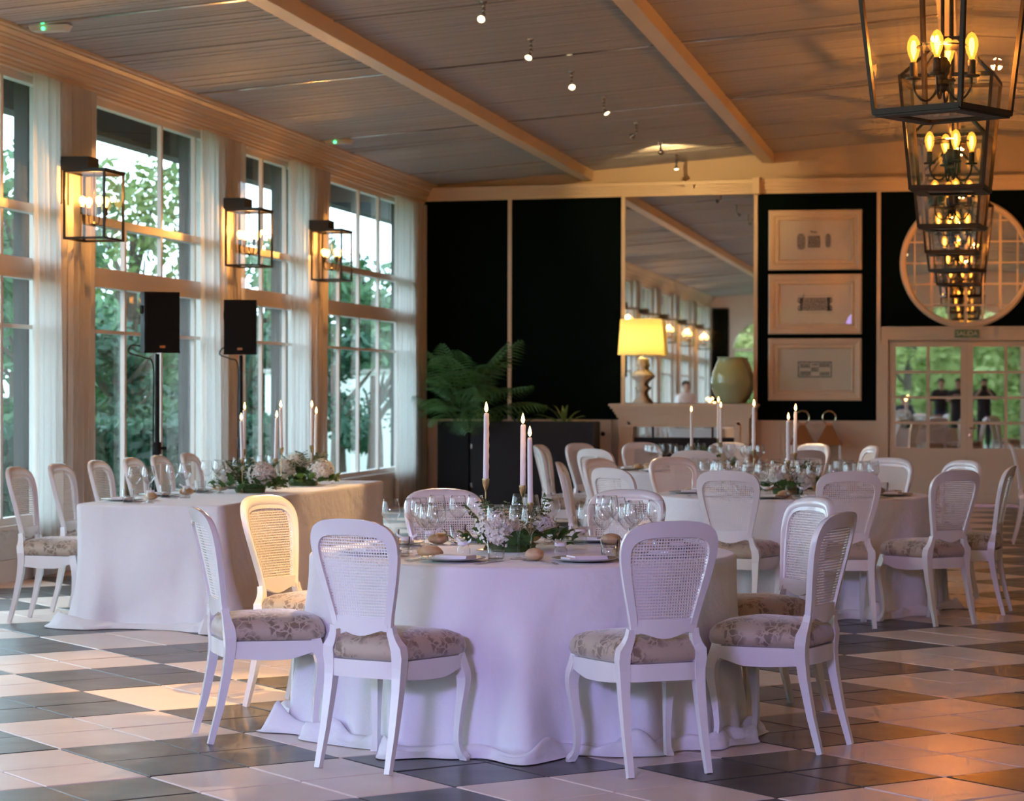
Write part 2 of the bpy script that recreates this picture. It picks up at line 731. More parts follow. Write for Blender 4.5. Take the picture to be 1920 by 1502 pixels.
def window(n, y0, y1, muls, topm, lowm):
    root = struct('window_%d' % n)
    X0, X1 = XL - .11, XL - .03
    f = MB()
    f.box(X0, X1, y0, y0 + .05, .43, 3.93).box(X0, X1, y1 - .05, y1, .43, 3.93)
    f.box(X0, X1, y0 + .05, y1 - .05, 3.87, 3.93).box(X0, X1, y0 + .05, y1 - .05, .43, .49)
    f.obj('window_frame', 'window_paint', root)
    MB().box(X0 - .02, X1 + .03, y0, y1, 2.34, 2.50).obj('spandrel', 'window_paint', root)
    MB().box(X1 + .03, X1 + .045, y0, y1, 2.335, 2.36).obj('spandrel_moulding', 'window_paint', root)
    MB().box(X0, X1 + .02, y0, y1, 2.86, 2.93).obj('transom', 'window_paint', root)
    rows = [(2.93, 3.87, topm), (2.50, 2.86, muls), (.49, 2.34, lowm)]
    for z0, z1, ms in rows:
        for m in ms:
            MB().box(X1 - .035, X1 + .005, m - .024, m + .024, z0, z1).obj('mullion', 'window_paint', root)
        cuts = [y0 + .05] + list(ms) + [y1 - .05]
        for a, b in zip(cuts, cuts[1:]):
            zz = [z0, 1.965, z1] if z0 < 1 else [z0, z1]
            for q, r in zip(zz, zz[1:]):
                MB().add([(XL - .075, a, q), (XL - .075, b, q), (XL - .075, b, r), (XL - .075, a, r)], [(0, 1, 2, 3)]).obj('pane', 'window_glass', root)
    MB().box(X0 + .02, X1, y0, y1, 1.95, 1.98).obj('muntin', 'window_paint', root)


for n, (a, b) in enumerate(bays):
    if n == 5:
        ms = [15.3, 16.2, 17.1]
        window(n + 1, a, b, ms, [15.3, 17.1], ms)
    elif n == 6:
        window(n + 1, a, b, [19.8, 20.75, 21.7], [20.75, 21.7], [19.8, 20.75, 21.7])
    elif n == 7:
        window(n + 1, a, b, [23.89, 24.75], [23.89, 24.75], [23.89, 24.75])
    elif n == 8:
        window(n + 1, a, b, [26.97, 27.88, 28.86], [27.88, 28.86], [26.97, 27.88, 28.86])
    else:
        m1, m2 = a + (b - a) / 3, b - (b - a) / 3
        window(n + 1, a, b, [m1, m2], [m1], [m1, m2])
    portal((XL - .15, (a + b) / 2, 2.2), (0, R_(-90), 0), 3.5, b - a)

# cornice: stepped moulding swept along the left and back wall
prof = [(0, 3.93), (.03, 3.93), (.03, 3.955), (.045, 3.96), (.045, 3.985), (.075, 3.99), (.075, 4.005), (.085, 4.03), (.085, 4.045), (.12, 4.05), (.12, 4.065), (.135, 4.10), (.135, 4.11), (.165, 4.115), (.165, 4.13), (.19, 4.155), (.19, 4.17), (.215, 4.175), (.215, 4.20), (0, 4.20)]
tr = MB().prism(prof, lambda a, z: (XL + a, YF, z), lambda a, z: (XL + a, YB, z)).obj('trim_1', 'cream_paint')
tr['kind'] = 'structure'
tr['label'] = 'stepped cream cornice above the tall windows'
prof2 = [(0, 4.03), (.05, 4.03), (.05, 4.06), (.08, 4.065), (.08, 4.09), (.11, 4.095), (.11, 4.12), (.14, 4.125), (.14, 4.15), (.17, 4.155), (.17, 4.20), (0, 4.205)]
tr = MB().prism(prof2, lambda a, z: (XL, YB - a, z - .045), lambda a, z: (-2.79, YB - a, z)).obj('trim_2', 'cream_paint')
tr['kind'] = 'structure'
prof3 = [(0, 4.03), (.03, 4.03), (.03, 4.07), (.05, 4.075), (.05, 4.12), (.07, 4.125), (.07, 4.16), (.09, 4.165), (.09, 4.215), (0, 4.215)]
tr = MB().prism(prof3, lambda a, z: (-2.72, YB - a, z), lambda a, z: (XR, YB - a, z + .02)).obj('trim_3', 'cream_paint')
tr['kind'] = 'structure'
tr = MB().box(-2.80, -2.71, YB - .20, YB, 4.02, 4.23).obj('trim_4', 'cream_paint')
tr['kind'] = 'structure'

# ================================================================== CEILING
ce = struct('ceiling')
beams = [-7.38, -4.99, -2.61, -.22]
PITCH = .077


def slats(x0, x1, name):
    b = MB()
    y = YF
    k = 0
    while y < YB:
        g = .010 if k % 11 else .017
        drop = rnd.uniform(0, .004) + (.008 if rnd.random() < .07 else 0)
        z0, z1 = ceil_z(x0) - drop, ceil_z(x1) - drop
        b.add([(x0, y, z0), (x1, y, z1), (x1, y + PITCH - g, z1), (x0, y + PITCH - g, z0),
               (x0, y, z0 + .02), (x1, y, z1 + .02), (x1, y + PITCH - g, z1 + .02), (x0, y + PITCH - g, z0 + .02)],
              [(0, 3, 2, 1), (0, 1, 5, 4), (2, 3, 7, 6)])
        y += PITCH
        k += 1
    o = b.obj('slats', 'ceiling_paint', ce)
    o['kind'] = 'stuff'


for a, b in zip(beams, beams[1:]):
    slats(a + .07, b - .07, 'slats')
slats(-.15, 0, 's')
slats(0, 2.095, 's')
slats(2.245, 4.475, 's')
slats(4.625, XR, 's')
for sg in (-1, 1):
    x0, x1 = (XL - .2, 0) if sg < 0 else (0, XR + .2)
    MB().add([(x0, YF - .2, ceil_z(x0) + .02), (x1, YF - .2, ceil_z(x1) + .02), (x1, YB + .2, ceil_z(x1) + .02), (x0, YB + .2, ceil_z(x0) + .02),
              (x0, YF - .2, ceil_z(x0) + .2), (x1, YF - .2, ceil_z(x1) + .2), (x1, YB + .2, ceil_z(x1) + .2), (x0, YB + .2, ceil_z(x0) + .2)],
             [(0, 3, 2, 1), (4, 5, 6, 7), (0, 1, 5, 4), (1, 2, 6, 5), (2, 3, 7, 6), (3, 0, 4, 7)]).obj('deck', 'groove_shade', ce)
for x in beams[1:] + [2.17, 4.55]:
    zc = ceil_z(x)
    MB().box(x - .075, x + .075, YF, YB, zc - .125, zc + .02).obj('beam', 'cream_paint', ce)
for y in (8.45, 12.65, 16.85, 21.05, 25.25, 29.45):
    for a, b in zip(beams, beams[1:]):
        a, b = max(a + .075, -7.05), b - .075
        za, zb = ceil_z(a) - .010, ceil_z(b) - .010
        MB().add([(a, y - .028, za), (b, y - .028, zb), (b, y + .028, zb), (a, y + .028, za), (a, y - .028, za + .01), (b, y - .028, zb + .01), (b, y + .028, zb + .01), (a, y + .028, za + .01)],
                 [(0, 3, 2, 1), (0, 1, 5, 4), (2, 3, 7, 6)]).obj('cover_strip', 'steel_strip', ce)

# ================================================================== BACK WALL
wb = struct('wall_back')
zz = lambda x: ceil_z(x) + .1
MB().prism([(XL - .2, 0), (XR + .2, 0), (XR + .2, zz(XR)), (0, zz(0)), (XL - .2, zz(XL))], lambda x, z: (x, YB, z), lambda x, z: (x, YB + .2, z)).obj('plaster', 'gable_paint', wb)
for x0, x1, z0 in ((-7.2, -6.045, 1.09), (-6.0, -4.53, 1.09), (-2.745, -1.21, 1.09), (-1.165, 1.05, 2.29)):
    MB().box(x0, x1, YB - .018, YB, z0, 4.035).obj('fabric_panel', 'green_panel', wb)
for x in (-6.022, -4.505, -2.768, -1.187):
    MB().box(x - .025, x + .025, YB - .045, YB, 1.08, 4.04).obj('batten', 'cream_paint', wb)
MB().box(-7.2, -4.66, YB - .05, YB, 1.045, 1.085).box(-2.69, -1.15, YB - .05, YB, 1.045, 1.085).obj('dado_rail', 'cream_paint', wb)
MB().box(-7.2, -4.66, YB - .02, YB, .0, 1.045).box(-2.69, -1.15, YB - .02, YB, .0, 1.045).obj('wainscot', 'cream_paint', wb)
for a, b in ((-7.05, -5.9), (-5.75, -4.95), (-2.45, -1.35)):
    for z0, z1 in ((.93, .95), (.2, .22)):
        MB().box(a, b, YB - .032, YB - .01, z0, z1).obj('panel_moulding', 'cream_paint', wb)
    for x in (a, b):
        MB().box(x - .01, x + .01, YB - .032, YB - .01, .2, .95).obj('panel_moulding', 'cream_paint', wb)
MB().box(-1.15, 1.05, YB - .06, YB, 2.12, 2.29).obj('door_header', 'cream_paint', wb)
MB().box(-1.15, 1.05, YB - .075, YB, 2.27, 2.30).obj('header_moulding', 'cream_paint', wb)
bsb = MB().box(-2.69, -1.15, YB - .035, YB, 0, .12).obj('baseboard_back', 'cream_paint')
bsb['kind'] = 'structure'
k_ = MB().lathe([(.0001, 0), (.028, .002), (.03, .018), (.0001, .022)], 14).obj('switch_plate', 'black_plastic', wb)
k_.rotation_euler = (R_(90), 0, 0)
k_.location = (-4.77, YB - .02, .90)

# mantel-piece mirror: thin sheet hung a hair off vertical
mir = MB().box(-.845, .845, -.004, .004, 0, 2.72).obj('wall_mirror', 'mirror', None, loc=(-3.637, YB - .022, 1.31))
mir.rotation_euler = (R_(-.12), 0, R_(.0))
tag(mir, 'tall frameless mirror panel above the cream mantelpiece', 'mirror')

# mirrored double door
dn = 0
for sgn in (-1, 1):
    root = struct('door_%d' % (1 if sgn < 0 else 2))
    c = -.069 + sgn * .488
    X0, X1 = c - .485, c + .485
    yy0, yy1 = YB - .05, YB - .005
    s = MB()
    s.box(X0, X0 + .075, yy0, yy1, .04, 2.10).box(X1 - .075, X1, yy0, yy1, .04, 2.10)
    s.box(X0 + .075, X1 - .075, yy0 + .001, yy1, 2.04, 2.10).box(X0 + .075, X1 - .075, yy0 + .001, yy1, .62, .74).box(X0 + .075, X1 - .075, yy0 + .001, yy1, .04, .16)
    s.obj('door_frame', 'cream_paint', root)
    MB().box(X0 + .075, X1 - .075, yy0 + .02, yy1, .16, .62).obj('door_panel', 'cream_paint', root)
    MB().box(X0 + .075, X1 - .075, yy0 + .012, yy1, .60, .62).obj('panel_moulding', 'cream_paint', root)
    for k in range(1, 4):
        z = .74 + k * 1.30 / 4
        MB().box(X0 + .075, X1 - .075, yy0 + .005, yy1, z - .017, z + .017).obj('glazing_bar', 'cream_paint', root)
    MB().box(c - .02, c + .02, yy0 + .004, yy1, .74, 2.04).obj('glazing_bar', 'cream_paint', root)
    for i in range(2):
        for k in range(4):
            a = X0 + .075 if i == 0 else c + .02
            b = c - .02 if i == 0 else X1 - .075
            z = .74 + k * .325
            MB().box(a, b, YB - .028, YB - .022, z, z + .325).obj('mirror_pane', 'mirror', root)
    if sgn > 0:
        h = MB().tube([(X0 + .04, yy0, 1.0), (X0 + .04, yy0 - .05, 1.0), (X0 + .14, yy0 - .055, 1.0)], .011, 8)
        h.obj('door_handle', 'chrome', root, True)
        k_ = MB().lathe([(.0001, 0), (.026, 0), (.026, .012), (.0001, .014)], 14).obj('door_lock', 'chrome', root, True)
        k_.rotation_euler = (R_(90), 0, 0)
        k_.location = (X0 + .04, yy0, .90)
df = MB().box(-1.17, -1.06, YB - .07, YB, 0, 2.13).box(.92, 1.03, YB - .07, YB, 0, 2.13).obj('trim_5', 'cream_paint')
df['kind'] = 'structure'
th = MB().box(-1.06, .92, YB - .09, YB - .03, 0.0, .035).obj('trim_6', 'steel_strip')
th['kind'] = 'structure'

sg = thing('exit_sign', 'small green exit sign reading SALIDA above the mirrored doors', 'sign', (-.07, YB - .068, 2.205))
MB().box(-.155, .155, -.012, .0, -.055, .055).obj('sign_plate', 'sign_green', sg)
MB().box(-.150, .150, -.014, -.012, .046, .050).box(-.150, .150, -.014, -.012, -.050, -.046).box(-.150, -.146, -.014, -.012, -.05, .05).box(.146, .150, -.014, -.012, -.05, .05).obj('sign_border', 'sign_white', sg)
tc = bpy.data.curves.new('lettering', 'FONT')
tc.body = 'SALIDA'
tc.size = .082
tc.align_x = 'CENTER'
tc.align_y = 'CENTER'
tc.extrude = .001
tc.offset = .0015
tc.materials.append(MATS['sign_white'])
to = put('lettering', tc)
dg = bpy.context.evaluated_depsgraph_get()
lme = bpy.data.meshes.new_from_object(to.evaluated_get(dg))
bpy.data.objects.remove(to)
lme.materials.clear()
lme.materials.append(MATS['sign_white'])
put('lettering', lme, sg, (0, -.0145, 0), rot=(R_(90), 0, 0))

# round window-like mirror
rm = thing('round_mirror', 'large round mirror with cream grid frame above the doors', 'mirror', (-.085, YB - .02, 3.11))
ring = MB()
for r0, r1, y0, y1 in ((.755, .835, -.07, 0),):
    n = 64
    vs_ = []
    for k in range(n):
        t = 2 * math.pi * k / n
        for r, y in ((r0, y1), (r0, y0 + .02), (r0 + .02, y0), (r1 - .02, y0), (r1, y0 + .02), (r1, y1)):
            vs_.append((r * math.cos(t), y, r * math.sin(t)))
    fs_ = [(k * 6 + i, ((k + 1) % n) * 6 + i, ((k + 1) % n) * 6 + (i + 1) % 6, k * 6 + (i + 1) % 6) for k in range(n) for i in range(6)]
    ring.add(vs_, fs_)
ring.obj('mirror_frame', 'cream_paint', rm, True)
d = MB()
n = 64
d.add([(.77 * math.cos(2 * math.pi * k / n), -.012, .77 * math.sin(2 * math.pi * k / n)) for k in range(n)], [tuple(range(n))])
d.obj('mirror_glass', 'mirror', rm)
for i, x in enumerate((-.645, -.43, -.215, 0, .215, .43, .645)):
    h = math.sqrt(.76 ** 2 - x * x)
    w_ = .018 if i % 2 else .010
    MB().box(x - w_, x + w_, -.034, -.013, -h, h).obj('glazing_bar', 'cream_paint', rm)
for z in (-.54, -.27, 0, .27, .54):
    h = math.sqrt(.76 ** 2 - z * z)
    MB().box(-h, h, -.032, -.013, z - .011, z + .011).obj('glazing_bar', 'cream_paint', rm)

# right wall, garden-end wall with arched glazing (seen in the mirrors)
wr = MB().box(XR, XR + .2, YF, YB, 0, 4.5).obj('wall_right', 'cream_paint')
wr['kind'] = 'structure'
wf = struct('wall_front')
arches = [(-6.55, -2.95), (-2.35, 1.35), (1.95, 5.55)]
SP = 2.75


def arch_z(x, c, h):
    return SP + 1.05 * math.sqrt(max(0, 1 - ((x - c) / h) ** 2))


xs = [XL - .2]
for a, b in arches:
    xs += [a, b]
xs.append(XR + .2)
for k in range(0, len(xs), 2):
    MB().box(xs[k], xs[k + 1], YF - .25, YF, 0, 4.9).obj('pier', 'window_paint', wf)
MB().box(XL, -6.62, YF, YF + .02, .1, 3.9).obj('fabric_panel', 'green_panel', wf)
for n_, (a, b) in enumerate(arches):
    c, h = (a + b) / 2, (b - a) / 2
    poly = [(a + (b - a) * k / 24, arch_z(a + (b - a) * k / 24, c, h)) for k in range(25)]
    for (xa, za), (xb, zb) in zip(poly, poly[1:]):
        MB().prism([(xa, za), (xb, zb), (xb, 4.9), (xa, 4.9)], lambda x, z: (x, YF - .25, z), lambda x, z: (x, YF, z)).obj('spandrel_block', 'window_paint', wf)
    root = struct('window_%d' % (20 + n_))
    fr = MB()
    for rr, ww in ((1.0, .05), (.62, .03)):
        pts = [(c + h * rr * math.cos(math.pi * k / 20), YF - .12, SP + 1.05 * rr * math.sin(math.pi * k / 20)) for k in range(21)]
        fr.tube(pts, ww * .7, 4, sq=True)
    for k in range(1, 6):
        t = math.pi * k / 6
        fr.bar((c + .62 * h * math.cos(t), YF - .12, SP + 1.05 * .62 * math.sin(t)), (c + h * math.cos(t), YF - .12, SP + 1.05 * math.sin(t)), .035, .04)
    fr.bar((c, YF - .12, SP), (c, YF - .12, SP + .65), .035, .04)
    fr.obj('fanlight', 'window_paint', root)
    MB().box(a, b, YF - .16, YF - .08, SP - .05, SP + .03).obj('transom', 'window_paint', root)
    for x in (a + .03, b - .03):
        MB().box(x - .035, x + .035, YF - .16, YF - .08, 0, SP).obj('post', 'window_paint', root)
    MB().add([(a, YF - .11, .02), (b, YF - .11, .02), (b, YF - .11, SP), (a, YF - .11, SP)], [(0, 1, 2, 3)]).obj('pane', 'window_glass', root)
    portal((c, YF - .2, 2.0), (R_(90), 0, 0), b - a, 3.6)

# ================================================================== OUTSIDE
gr = MB().box(-90, 60, -70, 110, -.35, -.12).obj('ground', 'lawn')
gr['kind'] = 'structure'
pa = MB().box(-11.0, -7.45, -6, 40, -.13, -.06).obj('path', 'gravel_path')
pa['kind'] = 'structure'
ev = struct('roof_eave')
MB().box(-8.25, -8.05, YF, 36, 3.86, 4.25).obj('fascia', 'eave', ev)
MB().box(-8.25, XL - .15, YF, 36, 4.22, 4.3).obj('soffit', 'eave', ev)
for ya, yc in ((18.46, 18.62), (22.60, 22.92), (25.78, 26.08), (31.4, 31.7)):
    MB().box(-7.72, -7.60, ya, yc, -.1, 4.22).obj('post', 'eave', ev)


def leaf_cloud(b, c, rad, n, size, seed, up=.3):
    r = random.Random(seed)
    for _ in range(n):
        u = Vector((r.gauss(0, 1), r.gauss(0, 1), r.gauss(0, 1))).normalized()
        q = r.uniform(.55, 1.0)
        p = Vector((c[0] + u.x * rad[0] * q, c[1] + u.y * rad[1] * q, c[2] + u.z * rad[2] * q))
        a = Vector((r.gauss(0, 1), r.gauss(0, 1), r.gauss(0, .7))).normalized()
        t = a.cross(u + Vector((0, 0, up))).normalized()
        s = size * r.uniform(.6, 1.3)
        b.add([p - a * s, p + t * s * .45, p + a * s, p - t * s * .45], [(0, 1, 2, 3)])


def tree(label, x, y, h, crown, mat, n=900, size=.22, blobs=7, low=.3, group=None, seed=1, nm='tree'):
    root = thing(nm, label, 'tree', (x, y, -.12), 0, group)
    r = random.Random(seed)
    t = MB()
    t.tube([(0, 0, 0), (r.uniform(-.1, .1), 0, h * .3), (r.uniform(-.2, .2), r.uniform(-.2, .2), h * .7)], [.16, .12, .06], 7)
    for k in range(6):
        a = r.uniform(0, 6.28)
        z0 = h * r.uniform(.25, .55)
        t.tube([(0, 0, z0), (crown * .4 * math.cos(a), crown * .4 * math.sin(a), z0 + h * .15), (crown * .75 * math.cos(a), crown * .75 * math.sin(a), z0 + h * .28)], [.06, .04, .015], 5)
    t.obj('trunk', 'bark', root, True)
    b = MB()
    for k in range(blobs):
        a = r.uniform(0, 6.28)
        q = crown * r.uniform(.2, .7)
        z = h * r.uniform(low, .86)
        s = crown * r.uniform(.38, .6)
        leaf_cloud(b, (q * math.cos(a), q * math.sin(a), z), (s, s, s * .8), n // blobs, size, r.random())
    b.obj('foliage', mat, root)['kind'] = 'stuff'
    return root


def hedge(label, x0, x1, y0, y1, h, mat, n, seed, size=.1):
    root = thing('hedge', label, 'hedge', ((x0 + x1) / 2, (y0 + y1) / 2, -.12))
    r = random.Random(seed)
    dx, dy = (x1 - x0) / 2, (y1 - y0) / 2
    MB().box(-dx * .93, dx * .93, -dy * .97, dy * .97, 0, h * .96).obj('core', mat, root)
    b = MB()
    for _ in range(n):
        f_ = r.random()
        if y1 < 0:
            p = Vector((r.uniform(-dx, dx), dy, r.uniform(0, h)))
        elif f_ < .35:
            p = Vector((r.uniform(-dx, dx), r.uniform(-dy, dy), h))
        elif f_ < .75:
            p = Vector((dx, r.uniform(-dy, dy), r.uniform(0, h)))
        else:
            p = Vector((r.uniform(-dx, dx), -dy, r.uniform(0, h)))
        a = Vector((r.gauss(0, 1), r.gauss(0, 1), r.gauss(0, 1))).normalized()
        t = a.cross(Vector((r.gauss(0, 1), r.gauss(0, 1), r.gauss(0, 1)))).normalized()
        s = size * r.uniform(.6, 1.3)
        b.add([p - a * s, p + t * s * .5, p + a * s, p - t * s * .5], [(0, 1, 2, 3)])
    b.obj('foliage', mat, root)['kind'] = 'stuff'


tree('olive-leaved tree against the sky in the second window', -13.0, 35.9, 5.9, 1.15, 'tree_olive', 1100, .11, 9, .42, seed=3)
tree('tall tree with grey-green leaves seen through the leftmost window', -12.3, 29.9, 5.5, 1.2, 'tree_mid', 1300, .12, 9, .2, seed=4)
tree('dark bushy evergreen behind the lower panes of the second window', -12.75, 34.2, 2.9, 1.2, 'tree_dark', 1500, .11, 9, .1, seed=5)
tree('thin-branched tree against white sky in the third window', -14.2, 47.0, 5.0, 1.3, 'tree_mid', 420, .11, 8, .45, seed=6)
tree('dense green tree filling the window nearest the palm', -13.4, 50.5, 5.4, 2.2, 'tree_mid', 2600, .16, 12, .2, seed=8)
tree('dark evergreen low in the window nearest the palm', -11.0, 40.9, 2.9, .9, 'tree_dark', 1500, .10, 8, .25, seed=9)
tree('bare twisting little tree outside the window nearest the palm', -9.4, 37.2, 2.6, .9, 'tree_dark', 260, .06, 6, .4, seed=10)
tree('dark evergreen low in the third window', -13.7, 44.2, 3.0, 1.3, 'tree_dark', 1600, .12, 9, .15, seed=11)
hedge('clipped dark hedge along the path outside the windows', -10.9, -10.1, 17, 35.5, 1.15, 'tree_dark', 4200, 3)
for k in range(10):
    sl = -.44 + k * .0235
    x = -20.0 if k % 2 else -28.0
    tree('far garden tree beyond the hedge outside the tall windows', x, x / sl, 4.6 + (k * 5 % 3) * .45, 2.4, 'tree_mid' if k % 2 else 'tree_dark', 1500, .26, 9, .1, 'far garden trees outside the tall windows', 20 + k)
for k in range(8):
    x = -12 + k * 3.4
    tree('bright green garden tree reflected in the mirrored doors', x, -9.6 if k % 2 else -13.4, 5.0 + (k * 13 % 4) * .4, 1.9, 'tree_bright', 2400, .16, 10, .08, 'bright green trees reflected in the doors', 40 + k)
hedge('tall bright green hedge at the garden end, reflected in the doors', -16, 16, -17.4, -16, 5.2, 'tree_bright', 9000, 5, .2)
# pale garden wall outside, seen low in the window nearest the palm
gw = thing('garden_wall', 'pale low garden wall outside the window nearest the palm', 'wall', (-9.6, 42.5, -.12))
MB().box(-3.2, 2.3, -.12, .12, 0, 1.9).obj('render', 'paper', gw)
MB().box(-3.25, 2.35, -.17, .17, 1.9, 1.97).obj('coping', 'gravel_path', gw)


# ================================================================== CURTAINS
def curtain(y0, y1, label, folds, seed, x=XL + .075, grp='sheer white window curtains'):
    r = random.Random(seed)
    ph = r.uniform(0, 6)
    w_ = y1 - y0
    c = (y0 + y1) / 2

    def fn(u, v):
        z = .02 + 3.91 * v
        sp = 1 - .10 * math.sin(math.pi * v) * (1 if r else 1)
        a = .028 + .012 * math.sin(3 * v + ph)
        y = (u - .5) * w_ * sp + .012 * math.sin(2 * math.pi * folds * 2 * u + ph)
        return (a * math.sin(2 * math.pi * folds * u + ph + .5 * math.sin(2.3 * v)) + .008 * math.sin(17 * u + 4 * v), y, z)
    o = MB().grid(fn, 60, 26).obj('sheer_curtain', 'sheer', None, 'all', (x, c, 0))
    tag(o, label, 'curtain', grp)


curtain(17.46, 18.10, 'backlit white sheer curtain left of the first wall lantern', 5, 1)
curtain(18.16, 18.84, 'sheer curtain hanging directly behind the first wall lantern', 5, 2)
curtain(21.56, 22.22, 'backlit sheer curtain between the two loudspeakers', 4, 3)
curtain(22.24, 22.90, 'sheer curtain hanging directly behind the second wall lantern', 5, 4)
curtain(24.62, 25.46, 'backlit sheer curtain left of the third wall lantern', 5, 5)
curtain(25.48, 26.12, 'sheer curtain hanging directly behind the third wall lantern', 5, 6)
curtain(29.32, 30.18, 'backlit sheer curtain at the far end of the last window', 5, 7)
curtain(30.22, 30.95, 'sheer curtain in the room corner beside the dark green panel', 5, 8)
for q, y in enumerate((13.95, 10.65, 7.2, 3.6, -.15, -3.75)):
    curtain(y - .62, y - .02, 'sheer curtain of a window seen in the mantel mirror', 5, 10 + q, grp='curtains seen in the mantel mirror')
    curtain(y + .02, y + .62, 'sheer curtain of a window seen in the mantel mirror', 5, 30 + q, grp='curtains seen in the mantel mirror')

# ================================================================== WALL LANTERNS (sconces)


def bulb_round(parent, x, y, z, s=1.0):
    o = MB().lathe([(.010, 0), (.012, .012), (.026 * s, .035), (.030 * s, .055), (.024 * s, .075), (.0001, .086)], 12).obj('bulb', 'bulb_glow', parent, 'all', (x, y, z))
    return o


def make_sconce():
    t = thing('wall_lantern', '', 'wall lamp')
    D, W, H0 = .35, .45, .53     # out from the wall, along the wall, height
    x0, x1, y0, y1 = .09, .09 + D, -W / 2, W / 2
    b = .018
    for z in (0, H0):
        f = MB()
        f.box(x0, x1, y0, y0 + b, z - b / 2, z + b / 2).box(x0, x1, y1 - b, y1, z - b / 2, z + b / 2)
        f.box(x0, x0 + b, y0 + b, y1 - b, z - b / 2, z + b / 2).box(x1 - b, x1, y0 + b, y1 - b, z - b / 2, z + b / 2)
        f.obj('rim', 'black_metal', t)
    for x in (x0, x1 - b):
        for y in (y0, y1 - b):
            MB().box(x, x + b, y, y + b, b / 2, H0 - b / 2).obj('post', 'black_metal', t)
    MB().box(x0 - .005, x1 + .005, y0 - .005, y1 + .005, H0 + .006, H0 + .022).obj('lid', 'black_metal', t)
    MB().box(.03, .26, -.12, .12, H0 + .022, H0 + .125).obj('junction_box', 'black_metal', t)
    MB().box(-.02, .03, -.10, .10, H0 - .25, H0 + .10).obj('back_plate', 'black_metal', t)
    cx = (x0 + x1) / 2
    st = MB().tube([(cx, 0, H0), (cx, 0, .12)], .006, 8).lathe([(.0001, .10), (.02, .11), (.028, .125), (.012, .14), (.0001, .15)], 12, (cx, 0, 0))
    st.obj('stem', 'bronze', t, True)
    for a in (45, 135, 225, 315):
        dx, dy = math.cos(R_(a)), math.sin(R_(a))
        pts = [(cx + dx * r, dy * r, z) for r, z in ((.01, .125), (.05, .112), (.085, .118), (.098, .15), (.10, .20))]
        MB().tube(pts, .005, 6).lathe([(.018, .195), (.018, .255), (.012, .26)], 10, (cx + dx * .1, dy * .1, 0)).obj('arm', 'bronze', t, True)
        bulb_round(t, cx + dx * .1, dy * .1, .258)
    for vs_ in ([(x0, y0 + .009, 0), (x1, y0 + .009, 0), (x1, y0 + .009, H0), (x0, y0 + .009, H0)],
                [(x0, y1 - .009, 0), (x1, y1 - .009, 0), (x1, y1 - .009, H0), (x0, y1 - .009, H0)],
                [(x1 - .009, y0, 0), (x1 - .009, y1, 0), (x1 - .009, y1, H0), (x1 - .009, y0, H0)]):
        MB().add(vs_, [(0, 1, 2, 3)]).obj('pane', 'lantern_glass', t)
    return t


sc0 = make_sconce()
sspots = [(18.13, 'black glass wall lantern nearest the camera, left of the first loudspeaker'),
          (22.30, 'black glass wall lantern directly above the second loudspeaker'),
          (25.35, 'black glass wall lantern nearest the dark back wall')]
sspots += [(y, 'black wall lantern seen only in the mantel mirror') for y in (13.95, 10.65, 7.2, 3.6, -.15)]
for k, (y, lb) in enumerate(sspots):
    t = sc0 if k == 0 else dup(sc0, (0, 0, 0))
    t.location = (XL + .055, y, 2.675)
    t['label'] = lb
    t['group'] = 'wall lanterns along the windows'
    lamp('POINT', (XL + .055 + .265, y, 3.03), 40, (1, .42, .09), .025, name='sconce_light')

# ================================================================== HANGING LANTERNS


